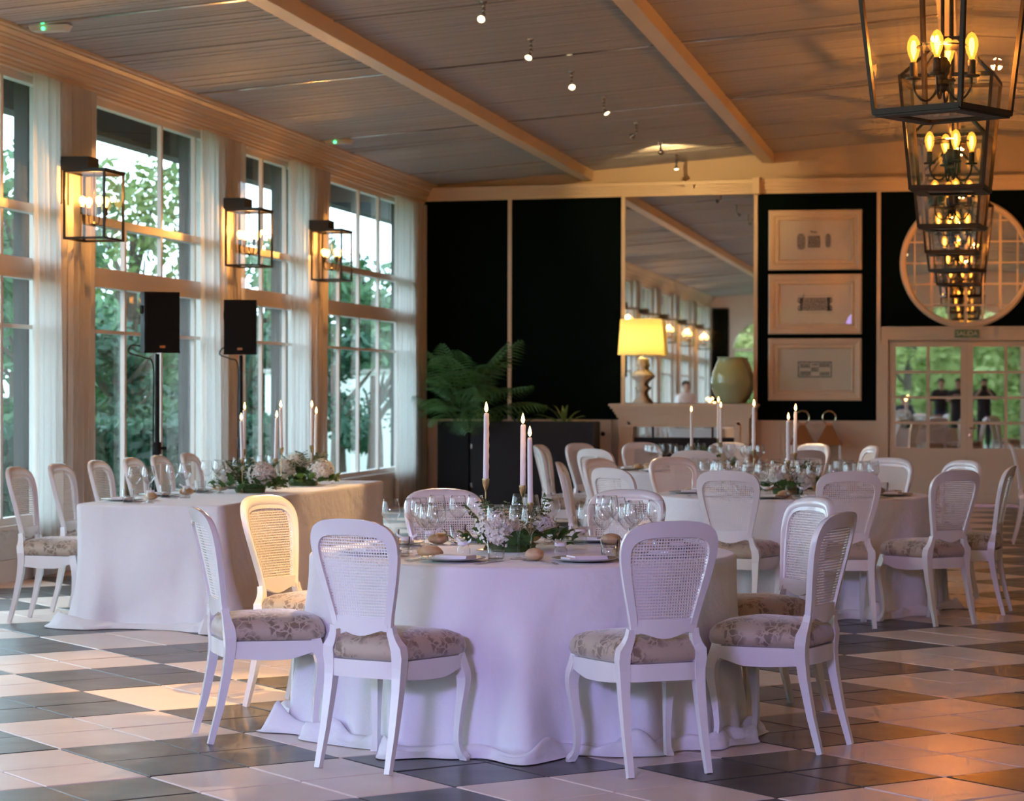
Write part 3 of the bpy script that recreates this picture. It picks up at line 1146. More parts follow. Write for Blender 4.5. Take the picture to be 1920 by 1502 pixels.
def make_lantern():
    t = thing('hanging_lantern', '', 'lantern')
    hb, ht, H0, b = .225, .285, .70, .020
    cb = [(-hb, -hb), (hb, -hb), (hb, hb), (-hb, hb)]
    ct = [(-ht, -ht), (ht, -ht), (ht, ht), (-ht, ht)]
    for k in range(4):
        k2 = (k + 1) % 4
        MB().bar((*cb[k], 0), (*ct[k], H0), b, b).obj('post', 'bronze', t)
        MB().bar((*ct[k], H0), (*ct[k2], H0), b, b * 1.4).obj('top_rail', 'bronze', t)
        MB().bar((*cb[k], .008), (*cb[k2], .008), b * 1.3, b * 1.3).obj('bottom_rail', 'bronze', t)
        MB().bar((*ct[k], H0), (.05 * (1 if ct[k][0] > 0 else -1), .05 * (1 if ct[k][1] > 0 else -1), H0 + .26), b * .8, b * .8).obj('roof_bar', 'bronze', t)
        MB().add([(*cb[k], .01), (*cb[k2], .01), (*ct[k2], H0), (*ct[k], H0)], [(0, 1, 2, 3)]).obj('pane', 'lantern_glass', t)
    bp_ = MB()
    w_ = .075
    bp_.box(-hb, hb, -hb, -hb + w_, -.014, .0).box(-hb, hb, hb - w_, hb, -.014, .0).box(-hb, -hb + w_, -hb + w_, hb - w_, -.014, 0).box(hb - w_, hb, -hb + w_, hb - w_, -.014, 0)
    bp_.obj('bottom_plate', 'bronze', t)
    MB().add([(-hb + w_, -hb + w_, -.007), (hb - w_, -hb + w_, -.007), (hb - w_, hb - w_, -.007), (-hb + w_, hb - w_, -.007)], [(0, 1, 2, 3)]).obj('pane', 'lantern_glass', t)
    MB().box(-.06, .06, -.06, .06, H0 + .25, H0 + .275).obj('cap', 'bronze', t)
    st = MB().tube([(0, 0, H0 + .27), (0, 0, .16)], .009, 8)
    st.lathe([(.0001, .10), (.02, .11), (.03, .14), (.02, .16), (.032, .20), (.036, .235), (.02, .265), (.0001, .27)], 12)
    st.obj('stem', 'bronze', t, True)
    MB().lathe([(.0001, .335), (.03, .333), (.12, .318), (.122, .312), (.0001, .326)], 20).obj('smoke_bell', 'bronze', t, True)
    for a in (20, 110, 200, 290):
        dx, dy = math.cos(R_(a)), math.sin(R_(a))
        pts = [(dx * r, dy * r, z) for r, z in ((.015, .20), (.025, .12), (.06, .07), (.10, .075), (.13, .12), (.135, .17))]
        arm = MB().tube(catmull(pts, 14), .006, 6)
        arm.lathe([(.0001, .165), (.036, .17), (.038, .178), (.018, .182), (.018, .245), (.012, .25)], 12, (dx * .135, dy * .135, 0))
        arm.obj('arm', 'bronze', t, True)
        o = MB().lathe([(.012, 0), (.014, .012), (.024, .035), (.031, .065), (.028, .095), (.016, .12), (.0001, .13)], 12).obj('bulb', 'bulb_glass', t, 'all', (dx * .135, dy * .135, .248))
        fl = MB().lathe([(.003, .015), (.007, .03), (.0125, .05), (.0135, .075), (.009, .098), (.0001, .104)], 8).obj('filament', 'bulb_glow', o, 'all')
    MB().tube([(0, 0, H0 + .27), (0, 0, 1.90)], .010, 8).obj('rod', 'bronze', t)
    MB().lathe([(.0001, 1.885), (.06, 1.89), (.07, 1.90), (.07, 1.915)], 18).obj('ceiling_rose', 'bronze', t, True)
    return t


la0 = make_lantern()
lspots = [(-.14, 11.27, R_(-30), 'large hanging glass lantern nearest the camera, cut by the top edge'),
          (-.14, 15.45, R_(-6), 'second hanging glass lantern, directly under the large nearest one'),
          (-.16, 19.0, R_(-8), 'third hanging lantern in the row towards the round mirror'),
          (-.18, 22.5, R_(-5), 'fourth hanging lantern in the row towards the round mirror'),
          (-.16, 25.9, R_(-22), 'fifth hanging lantern in the row, overlapping the round mirror'),
          (-.16, 29.3, R_(-10), 'hanging lantern closest to the back wall, before the round mirror')]
lspots += [(-.14, y, R_(12 * k), 'hanging lantern behind the camera, seen reflected in the round mirror') for k, y in enumerate((7.0, 2.9, -1.2))]
for k, (x, y, rz, lb) in enumerate(lspots):
    t = la0 if k == 0 else dup(la0, (0, 0, 0))
    t.location = (x, y, 2.75 if k else 2.76)
    t.rotation_euler = (0, 0, rz)
    t['label'] = lb
    t['group'] = 'row of hanging lanterns'
    lamp('POINT', (x, y, 3.09), 160, (1, .35, .055), .03, name='lantern_light')
for ch in la0.children:
    if ch.name.startswith('rod'):
        pass


# ================================================================== CEILING SPOTS
def spot(y, aim, label, power, on=True, angle=38, col=(1, .62, .28), x=-3.70):
    z = ceil_z(x)
    t = thing('ceiling_spotlight', label, 'spotlight', (x, y, z), 0, 'ceiling spotlights')
    MB().lathe([(.0001, -.016), (.03, -.012), (.034, 0)], 14).obj('mount', 'chrome', t, True)
    d = (Vector(aim) - Vector((x, y, z - .2))).normalized()
    p1 = Vector((0, 0, -.11))
    p2 = p1 + d * .09
    b = MB().tube([(0, 0, 0), (.006, 0, -.05), p1, p1 + d * .05], .010, 8)
    for zz_ in (-.035, -.07, -.105):
        b.sphere((.004, 0, zz_), .017, 8, 6)
    b.obj('flexible_arm', 'chrome', t, True)
    q = d.to_track_quat('Z', 'Y').to_matrix().to_4x4()
    h = MB().lathe([(.012, 0), (.018, .02), (.034, .05), (.036, .055), (.031, .052)], 14, cap=False)
    o = h.obj('lamp_head', 'chrome', t, True)
    o.matrix_local = Matrix.Translation(p1 + d * .03) @ q
    if on:
        o2 = MB().lathe([(.0001, .046), (.030, .047)], 14).obj('lens', 'halogen', t)
        o2.matrix_local = Matrix.Translation(p1 + d * .03) @ q
        lo = Vector((x, y, z)) + p1 + d * .10
        lamp('SPOT', lo, power, col, .02, aim=aim, angle=angle, blend=.5, name='spot_beam')
    else:
        MB().lathe([(.0001, .046), (.030, .047)], 14).obj('lens', 'black_plastic', t).matrix_local = Matrix.Translation(p1 + d * .03) @ q


spot(18.0, (-3.9, 10.6, 0), 'ceiling spotlight nearest the top edge, near the left beam', 1300, angle=30, col=(1, .66, .40))
spot(8.7, (-3.35, 10.85, .45), 'ceiling spotlight outside the frame, gilding the left chair', 1250, angle=17, col=(1, .56, .18), x=-1.4)
spot(20.0, (-4.2, 16.6, .5), 'second ceiling spotlight from the top edge', 900, angle=20)
spot(22.1, (-2.4, 18.0, .9), 'third ceiling spotlight, tilted away to the side', 1200, angle=14, col=(1, .55, .2))
spot(24.1, (-1.5, 22.6, .8), 'fourth ceiling spotlight, tilted towards the far table', 500, angle=24)
spot(26.5, (-6.5, 29.5, 2.4), 'fifth ceiling spotlight, unlit and seen from behind', 0, False)
spot(28.6, (-3.7, 30.9, 4.2), 'sixth ceiling spotlight, lighting the back cornice', 110, angle=75, col=(1, .66, .25))
spot(30.2, (-3.5, 29.2, 1.2), 'last ceiling spotlight, glaring towards the camera', 130, angle=70)


def exit_light(x, y, label):
    t = thing('emergency_light', label, 'emergency light', (x, y, ceil_z(x) - .004), 0)
    MB().prism([(-.16, 0), (.16, 0), (.13, -.045), (-.13, -.045)], lambda a, z: (a, -.06, z), lambda a, z: (a, .06, z)).obj('housing', 'led_green_body', t)
    MB().sphere((-.03, -.065, -.03), .013, 10, 6).obj('indicator', 'led_green', t, True)


exit_light(-6.82, 17.0, 'white emergency light with green indicator in the top left corner')
exit_light(-6.82, 25.35, 'white emergency light with green indicator above the third wall lantern')

# ================================================================== FIREPLACE, LAMP, VASE
fp = thing('mantelpiece', 'cream moulded mantelpiece with mirrored hearth below the tall mirror', 'mantelpiece', (-3.675, YB, 0))
y0 = -.02
for z0, z1, dx, dy in ((1.265, 1.300, .965, .40), (1.235, 1.265, .945, .375), (1.195, 1.235, .915, .345), (1.16, 1.195, .895, .32), (1.12, 1.16, .875, .30)):
    MB().box(-dx, dx, y0 - dy, y0, z0, z1).obj('mantel_shelf' if z0 > 1.25 else 'shelf_moulding', 'cream_paint', fp)
MB().box(-.85, .85, y0 - .28, y0, 1.0, 1.12).obj('lintel', 'cream_paint', fp)
for s in (-1, 1):
    MB().box(s * .85, s * .66, y0 - .28, y0, 0, 1.0).obj('jamb', 'cream_paint', fp)
    MB().box(s * .89, s * .64, y0 - .30, y0, 0, .14).obj('jamb_foot', 'cream_paint', fp)
    MB().box(s * .73, s * .69, y0 - .295, y0 - .28, .14, 1.06).obj('surround_moulding', 'cream_paint', fp)
MB().box(-.73, .73, y0 - .295, y0 - .28, 1.03, 1.06).obj('surround_moulding', 'cream_paint', fp)
MB().box(-.66, .66, y0 - .10, y0 - .02, 0, 1.0).obj('hearth_mirror', 'mirror_dim', fp)
MB().box(-.66, .66, y0 - .16, y0 - .13, .48, .86).obj('fire_screen', 'black_lacquer', fp)
for x in (-.42, .36):
    MB().box(x - .012, x + .012, y0 - .12, y0 - .10, 0, 1.0).obj('screen_bar', 'black_metal', fp)

lm = thing('table_lamp', 'white turned-base table lamp with glowing yellow shade on mantelpiece', 'lamp', (-4.24, YB - .22, 1.301))
MB().lathe([(.0001, 0), (.125, .002), (.125, .012), (.10, .03), (.055, .09), (.042, .14), (.055, .17), (.085, .20), (.052, .23), (.046, .26), (.07, .30), (.128, .345), (.135, .365), (.10, .40), (.06, .435), (.05, .47), (.065, .495), (.062, .525), (.05, .54), (.056, .57), (.04, .60), (.0001, .61)], 28).obj('lamp_base', 'ceramic', lm, 'all')
MB().tube([(0, 0, .60), (0, 0, .74)], .006, 8).obj('lamp_stem', 'brass', lm)
MB().lathe([(.305, .635), (.270, 1.10)], 40, cap=False).obj('lamp_shade', 'lampshade', lm, 'all')
MB().sphere((0, 0, .84), .035, 12, 8).obj('bulb', 'bulb_glow', lm, 'all')
lamp('POINT', (-4.24, YB - .22, 2.14), 21, (1, .66, .20), .05, name='table_lamp_light')

va = thing('ceramic_vase', 'big pale green glazed vase on the mantelpiece', 'vase', (-3.06, YB - .305, 1.301))
MB().lathe([(.0001, 0), (.13, .002), (.15, .02), (.21, .10), (.255, .22), (.262, .30), (.235, .42), (.19, .52), (.165, .575), (.172, .60), (.182, .605), (.165, .60), (.15, .57), (.0001, .5)], 40).obj('vase_body', 'celadon', va, 'all')


# three framed prints
def picture(z0, z1, label, kind):
    cx, cz = -2.0, (z0 + z1) / 2
    t = thing('framed_print', label, 'picture', (cx, YB - .02, cz), 0, 'framed prints on the green panel')
    W, H0 = .60, (z1 - z0) / 2
    steps = [(0, 0, .02), (0, .02, .055), (.075, .075, .055), (.085, .085, .035), (.10, .10, .035), (.12, .12, .045), (.135, .135, .02)]
    f = MB()
    loops = []
    prof_ = [(0, 0), (0, .05), (.02, .062), (.07, .05), (.085, .032), (.10, .032), (.115, .045), (.13, .04), (.135, .015)]
    vs_, fs_ = [], []
    for e, dpt in prof_:
        for sx, sz in ((-1, -1), (1, -1), (1, 1), (-1, 1)):
            vs_.append((sx * (W - e), -dpt, sz * (H0 - e)))
    for i in range(len(prof_) - 1):
        for k in range(4):
            k2 = (k + 1) % 4
            fs_.append((i * 4 + k, i * 4 + k2, (i + 1) * 4 + k2, (i + 1) * 4 + k))
    f.add(vs_, fs_).obj('picture_frame', 'cream_paint', t)
    MB().box(-W + .13, W - .13, -.014, -.006, -H0 + .13, H0 - .13).obj('print_sheet', 'print_mat', t)
    MB().add([(-W + .13, -.022, -H0 + .13), (W - .13, -.022, -H0 + .13), (W - .13, -.022, H0 - .13), (-W + .13, -.022, H0 - .13)], [(0, 1, 2, 3)]).obj('picture_glass', 'picture_glass', t)
    p = MB()

    def rect(a, b, c, d):
        p.add([(a, -.0155, c), (b, -.0155, c), (b, -.0155, d), (a, -.0155, d)], [(0, 1, 2, 3)])

    def oval(cx_, cz_, rx, rz_, n=16, k0=0, k1=None):
        k1 = n if k1 is None else k1
        p.add([(cx_ + rx * math.copysign(abs(math.cos(2 * math.pi * k / n)) ** .6, math.cos(2 * math.pi * k / n)), -.0155, cz_ + rz_ * math.copysign(abs(math.sin(2 * math.pi * k / n)) ** .6, math.sin(2 * math.pi * k / n))) for k in range(k0, k1 + (0 if k1 == n else 1))], [tuple(range(k1 - k0 + (0 if k1 == n else 1)))])
    if kind == 0:
        oval(-.18, -.02, .055, .105)
        rect(-.095, .065, -.10, .055)
        oval(-.015, .125, .05, .035, 16, 8, 16)
        oval(.165, -.01, .035, .09)
    elif kind == 1:
        rect(-.19, .19, -.085, .085)
        oval(-.19, .05, .035, .04)
        oval(.19, .05, .035, .04)
        oval(-.19, -.05, .035, .04)
        oval(.19, -.05, .035, .04)
        for k in range(15):
            x = -.22 + k * .0315
            rect(x, x + .012, .105, .117)
            rect(x, x + .012, -.117, -.105)
    else:
        for (a, b, c, d) in ((-.22, .22, -.105, -.085), (-.22, .22, .085, .105), (-.22, -.20, -.105, .105), (.20, .22, -.105, .105), (-.19, -.06, .02, .075), (.05, .19, .03, .08), (-.05, .05, -.03, .03), (-.19, -.05, -.08, -.02), (.06, .19, -.08, -.03), (-.04, .04, .05, .075)):
            rect(a, b, c, d)
    p.obj('engraving', 'print_ink', t)


picture(3.035, 3.81, 'top framed engraving of ovals, frame at head of a stack of three', 0)
picture(2.205, 2.98, 'middle framed engraving of one ornate rectangle', 1)
picture(1.345, 2.15, 'bottom framed engraving of a garden plan', 2)


# copper-roofed floor lanterns by the wainscot
def floor_lantern(x, label):
    t = thing('floor_lantern', label, 'lantern', (x, YB - .28, 0), 0, 'copper-roofed floor lanterns')
    z = .60
    MB().prism([(-.16, -.16), (.16, -.16), (.16, .16), (-.16, .16)], lambda a, b: (a, b, z + .18), lambda a, b: (a * .22, b * .22, z + .43)).obj('roof', 'copper', t)
    MB().box(-.045, .045, -.045, .045, z + .43, z + .46).obj('cap', 'copper', t)
    pts = [(.085 * math.sin(2 * math.pi * k / 20), 0, z + .53 - .085 * math.cos(2 * math.pi * k / 20)) for k in range(21)]
    MB().tube(pts, .008, 6).obj('ring_handle', 'brass', t, True)
    for sx in (-1, 1):
        for sy in (-1, 1):
            MB().box(sx * .13, sx * .15, sy * .13, sy * .15, .04, z + .18).obj('post', 'white_paint', t)
    MB().box(-.16, .16, -.16, .16, 0, .04).obj('lantern_base', 'white_paint', t)
    for s in (-1, 1):
        MB().add([(-.14, s * .14, .04), (.14, s * .14, .04), (.14, s * .14, z + .18), (-.14, s * .14, z + .18)], [(0, 1, 2, 3)]).obj('pane', 'lantern_glass', t)


floor_lantern(-2.14, 'copper-roofed floor lantern behind the far candles, nearer the mantelpiece')
floor_lantern(-1.80, 'copper-roofed floor lantern against the wainscot, nearer the mirrored doors')

# ================================================================== PLANTERS AND PLANTS
p1 = thing('planter_box', 'short charcoal planter box under the palm, beside the curtain', 'planter', (-6.56, 30.30, 0))
p2 = thing('planter_box', 'long black planter box below the dark green panel', 'planter', (-5.53, 30.30, 0))
for t, hw_, mt in ((p1, .205, 'grille'), (p2, .80, 'black_lacquer')):
    b = MB().box(-hw_, hw_, -.27, -.25, 0, 1.07).box(-hw_, hw_, .25, .27, 0, 1.07).box(-hw_, -hw_ + .02, -.25, .25, 0, 1.07).box(hw_ - .02, hw_, -.25, .25, 0, 1.07)
    b.obj('box_wall', mt, t)
    MB().box(-hw_ + .02, hw_ - .02, -.25, .25, .02, 1.0).obj('soil', 'soil', t)
for z in (.25, .75):
    MB().box(-.795, -.775, -.278, -.27, z - .03, z + .03).obj('hinge', 'chrome', p2)


def frond(L, arch, n=18, w=.30, seed=0):
    r = random.Random(seed)
    b = MB()
    P = []
    for k in range(n + 1):
        s = k / n
        x = L * (s - .18 * arch * s ** 3)
        z = L * (.75 * s - arch * .85 * s * s)
        P.append(Vector((x, 0, z)))
    b.tube(P, [.012 * (1 - .8 * k / n) + .002 for k in range(n + 1)], 5)
    for k in range(4, n + 1):
        s = k / n
        d = (P[k] - P[k - 1]).normalized()
        ll = w * (.35 + 1.1 * math.sin(math.pi * min(1, .15 + s * .85)) ** .8) * r.uniform(.9, 1.1)
        for sd in (-1, 1):
            tip = P[k] + Vector((d.x * .55, sd * .85, d.z * .55 - .42)).normalized() * ll
            mid = P[k] + (tip - P[k]) * .5 + Vector((0, 0, .03))
            wv = d * .012
            b.add([P[k] - wv, P[k] + wv, mid + wv * 1.2, mid - wv * 1.2, tip + Vector((0, 0, -.05 * ll))], [(0, 1, 2, 3), (3, 2, 4)])
    return b.mesh('frond', 'palm_leaf')


pal = thing('potted_palm', 'bushy feathery palm rising from the planter in the corner', 'plant', (-6.52, 30.22, 1.0))
fm = [frond(1.15, .55, seed=1), frond(1.0, .85, seed=2), frond(.9, 1.0, w=.25, seed=3), frond(1.2, .38, seed=4)]
r = random.Random(5)
for k in range(27):
    a = R_(-170 + 205 * ((k * 0.618) % 1)) + r.uniform(-.15, .15)
    q = (k % 13) / 13
    sz = r.uniform(.80, 1.0)
    if math.cos(a) < -.3:
        sz *= .72
    if math.sin(a) > .2:
        sz *= .62
    tilt = R_(-48 + 66 * q + r.uniform(-5, 5))
    put('frond', fm[k % 4], pal, (.05 * math.cos(a), .05 * math.sin(a), .02 + .30 * r.random()), rot=(0, tilt, a), sc=sz)


def yucca(x, label, n, L, seed, mat='yucca_leaf', lean=.6):
    t = thing('leafy_plant', label, 'plant', (x, 30.25, 1.0))
    r = random.Random(seed)

    def blade(l):
        b = MB()

        def fn(u, v):
            wv = .022 * math.sin(math.pi * min(1, .12 + .88 * v)) ** .7 * (1 - v * .3) + .001
            return (l * (v - .25 * v ** 3), (u - .5) * 2 * wv, l * (.9 * v - .55 * v * v) + abs(u - .5) * wv)
        b.grid(fn, 3, 9)
        return b.mesh('leaf', mat, 'all')
    ms = [blade(L), blade(L * .8), blade(L * .65)]
    for k in range(n):
        a = k * 2.399
        put('leaf', ms[k % 3], t, (0, 0, 0), rot=(r.uniform(-.3, .3), R_(r.uniform(-48, 18)), a), sc=r.uniform(.8, 1.1))


yucca(-5.75, 'small dim plant with drooping leaves in the middle of the long planter', 12, .42, 1, 'palm_leaf')
yucca(-5.15, 'strappy green plant at the lit end of the long planter', 15, .50, 2)
yucca(-6.05, 'arching feathery plant low beside the palm', 12, .40, 3, 'palm_leaf')


# ================================================================== LOUDSPEAKERS
def speaker(x, y, rz, zb, label, lab2):
    st = thing('speaker_stand', lab2, 'stand', (x, y, 0), rz, 'speaker stands')
    MB().tube([(0, 0, .12), (0, 0, zb + .02)], [.021, .018], 10).obj('pole', 'black_plastic', st, True)
    MB().tube([(0, 0, .95), (0, 0, 1.05)], .032, 10).obj('collar', 'black_plastic', st, True)
    MB().tube([(.03, 0, 1.0), (.075, 0, 1.0)], .012, 8).obj('knob', 'black_plastic', st, True)
    for k in range(3):
        a = R_(120 * k + 20)
        MB().tube([(0, 0, .55), (.36 * math.cos(a), .36 * math.sin(a), .015)], .012, 6).tube([(0, 0, .16), (.2 * math.cos(a), .2 * math.sin(a), .26)], .008, 6).obj('leg', 'black_plastic', st, True)
    t = thing('loudspeaker', label, 'loudspeaker', (x, y, zb + .03), rz, 'loudspeakers by the windows')
    poly = [(-.155, -.16), (.155, -.16), (.155, -.02), (.09, .14), (-.09, .14), (-.155, -.02)]
    MB().prism(poly, lambda a, b: (a * .93, b, 0), lambda a, b: (a * .93, b, .485)).obj('cabinet', 'black_plastic', t)
    MB().box(-.135, .135, -.172, -.160, .015, .47).obj('grille', 'grille', t)
    MB().box(-.022, .022, -.176, -.172, .035, .055).obj('badge', 'copper', t)
    MB().box(-.152, -.142, -.10, -.03, .31, .38).obj('handle', 'grille', t)
    MB().box(-.148, .148, -.165, -.155, -.006, .008).obj('lip', 'black_plastic', t)
    pts = catmull([(-.10, .12, .05), (-.17, .18, .06), (-.20, .14, -.0), (-.10, .05, -.04), (-.03, .02, -.10), (-.028, .02, -.5), (-.03, .02, -1.3)], 30)
    MB().tube(pts, .006, 6).obj('cable', 'black_plastic', t, True)


speaker(-6.48, 18.45, R_(33), 1.745, 'black loudspeaker in front of the second window, nearest the camera', 'black tripod pole under the loudspeaker nearest the camera')
speaker(-6.48, 20.70, R_(14), 1.765, 'black loudspeaker below the second wall lantern', 'black tripod pole under the loudspeaker below the second wall lantern')

# ================================================================== CHAIR
OUT = [(.135, .53), (.146, .60), (.172, .70), (.194, .79), (.204, .855), (.200, .905), (.176, .945), (.128, .969), (.06, .979), (0, .980)]
INN = [(.113, .575), (.120, .61), (.140, .70), (.158, .785), (.166, .845), (.160, .880), (.137, .903), (.098, .913), (.05, .916), (0, .917)]


def yb(x, z):
    t = max(0, (z - .40) / .58)
    return -.195 - .115 * t ** 1.35 + .55 * x * x


def make_chair():
    t = thing('cane_chair', '', 'chair')
    n = 25
    ho, hi = catmull(OUT, n), catmull(INN, n)
    full_o = ho + [(-x, z) for x, z in ho[:-1][::-1]]
    full_i = hi + [(-x, z) for x, z in hi[:-1][::-1]]
    b = MB()
    vs_, fs_ = [], []
    K = 8
    for (ox, oz), (ix, iz) in zip(full_o, full_i):
        for e, dy in ((0, -.012), (0, .006), (.12, .016), (.35, .020), (.62, .017), (.72, .011), (1, .009), (1, -.012)):
            x, z = ox + (ix - ox) * e, oz + (iz - oz) * e
            vs_.append((x, yb(x, z) + dy, z))
    m = len(full_o)
    for i in range(m - 1):
        for k in range(K):
            k2 = (k + 1) % K
            fs_.append((i * K + k, i * K + k2, (i + 1) * K + k2, (i + 1) * K + k))
    fs_ += [tuple(range(K))[::-1], tuple((m - 1) * K + k for k in range(K))]
    b.add(vs_, fs_).obj('backrest_frame', 'white_paint', t, True)
    # lower back rail with scalloped edge
    r = MB()
    xs_ = [-.125 + .25 * k / 20 for k in range(21)]
    vs_ = []
    for x in xs_:
        u = abs(x) / .125
        zl = .535 - .014 * math.cos(u * 3.0) - (.006 if u > .85 else 0)
        for dy, z in ((-.012, .597), (.010, .597), (.010, zl), (-.012, zl)):
            vs_.append((x, yb(x, .57) + dy, z))
    fs_ = [(i * 4 + k, i * 4 + (k + 1) % 4, (i + 1) * 4 + (k + 1) % 4, (i + 1) * 4 + k) for i in range(20) for k in range(4)] + [(3, 2, 1, 0), (80, 81, 82, 83)]
    r.add(vs_, fs_).obj('back_rail', 'white_paint', t)
    # woven cane: horizontal and vertical strands
    def half_w(z):
        for (x0, z0), (x1, z1) in zip(hi, hi[1:]):
            if z0 <= z <= z1 and z1 > z0:
                return x0 + (x1 - x0) * (z - z0) / (z1 - z0)
        return 0

    def top_z(x):
        for (x0, z0), (x1, z1) in zip(hi[::-1], hi[::-1][1:]):
            if x0 <= abs(x) <= x1 and x1 > x0:
                return z0 + (z1 - z0) * (abs(x) - x0) / (x1 - x0)
        return .85

    def bot_z(x):
        best = .59
        for (x0, z0), (x1, z1) in zip(hi, hi[1:]):
            if z0 < .845 and x0 <= abs(x) <= x1 and x1 > x0:
                return max(.59, z0 + (z1 - z0) * (abs(x) - x0) / (x1 - x0))
        return best
    c = MB()
    pt, wd = .0117, .0027
    z = .596
    while z < .915:
        h = half_w(z) + .004
        if h > .02:
            N = 6
            vs_ = []
            for k in range(N + 1):
                x = -h + 2 * h * k / N
                vs_ += [(x, yb(x, z), z - wd), (x, yb(x, z), z + wd)]
            c.add(vs_, [(2 * k, 2 * k + 2, 2 * k + 3, 2 * k + 1) for k in range(N)])
        z += pt
    x = -.161
    while x < .162:
        z0, z1 = bot_z(x), top_z(x)
        if z1 - z0 > .03:
            N = 5
            vs_ = []
            for k in range(N + 1):
                zq = z0 + (z1 - z0) * k / N
                vs_ += [(x - wd, yb(x, zq) + .0008, zq), (x + wd, yb(x, zq) + .0008, zq)]
            c.add(vs_, [(2 * k, 2 * k + 1, 2 * k + 3, 2 * k + 2) for k in range(N)])
        x += pt
    c.obj('cane_panel', 'cane', t)
    # rear legs, with the small shoulder below the balloon back
    for s in (-1, 1):
        pts = [(.133, .56, .021), (.137, .53, .022), (.147, .50, .026), (.161, .475, .033), (.163, .44, .034), (.160, .40, .031), (.160, .36, .029), (.161, .30, .026), (.163, .15, .021), (.166, 0, .017)]
        P = []
        for x, z, rr in pts:
            yy = yb(.13, z) if z > .42 else -.187 - .085 * ((.42 - z) / .42) ** 1.5
            P.append((s * x, yy, z))
        MB().tube(P, [p[2] for p in pts], 4, sq=True).obj('leg', 'white_paint', t)
    for s in (-1, 1):
        pts = [(.196, .168, .43, .030), (.203, .178, .385, .032), (.212, .190, .34, .031), (.211, .189, .29, .027), (.204, .180, .22, .022), (.198, .172, .14, .0185), (.197, .170, .08, .017), (.203, .178, .035, .018), (.215, .192, .012, .022), (.216, .193, 0, .022)]
        MB().tube([(s * p[0], p[1], p[2]) for p in catmull(pts, 22)], [p[3] for p in catmull(pts, 22)], 4, sq=True).obj('leg', 'white_paint', t)
    # seat frame
    ol = [(-.155, -.20), (0, -.215), (.155, -.20), (.185, -.10), (.208, .03), (.222, .15), (.195, .195), (.10, .222), (0, .232), (-.10, .222), (-.195, .195), (-.222, .15), (-.208, .03), (-.185, -.10)]
    o2 = catmull(ol, 84, True)
    f = MB()
    vs_ = []
    for k, (x, y) in enumerate(o2):
        ang = math.atan2(y + .0, x)
        if y < -.18:
            zl = .357
        else:
            side = abs(x) > .17 and y < .16
            u = (y + .2) / .36 if side else (x / .2 + 1) / 2
            zl = .357 - .012 * math.sin(math.pi * min(1, max(0, u))) + .022 * max(0, (u - .72) / .28) if side else .372 - .018 * math.cos(4 * math.pi * (u - .5)) * .6
        for q, z in ((1, zl), (1, .425), (.88, .425), (.88, zl)):
            vs_.append((x * q, y * q, z))
    m = len(o2)
    fs_ = [(i * 4 + k, ((i + 1) % m) * 4 + k, ((i + 1) % m) * 4 + (k + 1) % 4, i * 4 + (k + 1) % 4) for i in range(m) for k in range(4)]
    f.add(vs_, fs_).obj('seat_frame', 'white_paint', t, True)
    # cushion
    cu = MB()
    vs_, fs_ = [], []
    rings = [(.92, .4255), (1.01, .434), (1.04, .455), (1.02, .482), (.95, .506), (.78, .523), (.52, .532), (.25, .536)]
    o3 = catmull(ol, 48, True)
    for q, z in rings:
        for x, y in o3:
            vs_.append((x * q, y * q + .006, z))
    m = 48
    for i in range(len(rings) - 1):
        for k in range(m):
            fs_.append((i * m + k, i * m + (k + 1) % m, (i + 1) * m + (k + 1) % m, (i + 1) * m + k))
    vs_.append((0, .006, .537))
    fs_ += [((len(rings) - 1) * m + k, (len(rings) - 1) * m + (k + 1) % m, len(vs_) - 1) for k in range(m)]
    cu.add(vs_, fs_).obj('seat_cushion', 'damask', t, 'all')
    return t


ch0 = make_chair()
used = [False]


def chair(x, y, rz, label, group):
    if not used[0]:
        used[0] = True
        t = ch0
        t.location = (x, y, 0)
        t.rotation_euler = (0, 0, rz)
        t['label'], t['group'] = label, group
        return t
    return dup(ch0, (x, y, 0), rz, label, group)


def ring_chair(c, ang, dist, label, group, twist=0):
    a = R_(ang)
    x, y = c[0] + dist * math.cos(a), c[1] + dist * math.sin(a)
    # local +Y of the chair looks at the table
    rz = a + R_(90) + R_(twist)
    return chair(x, y, rz, label, group)


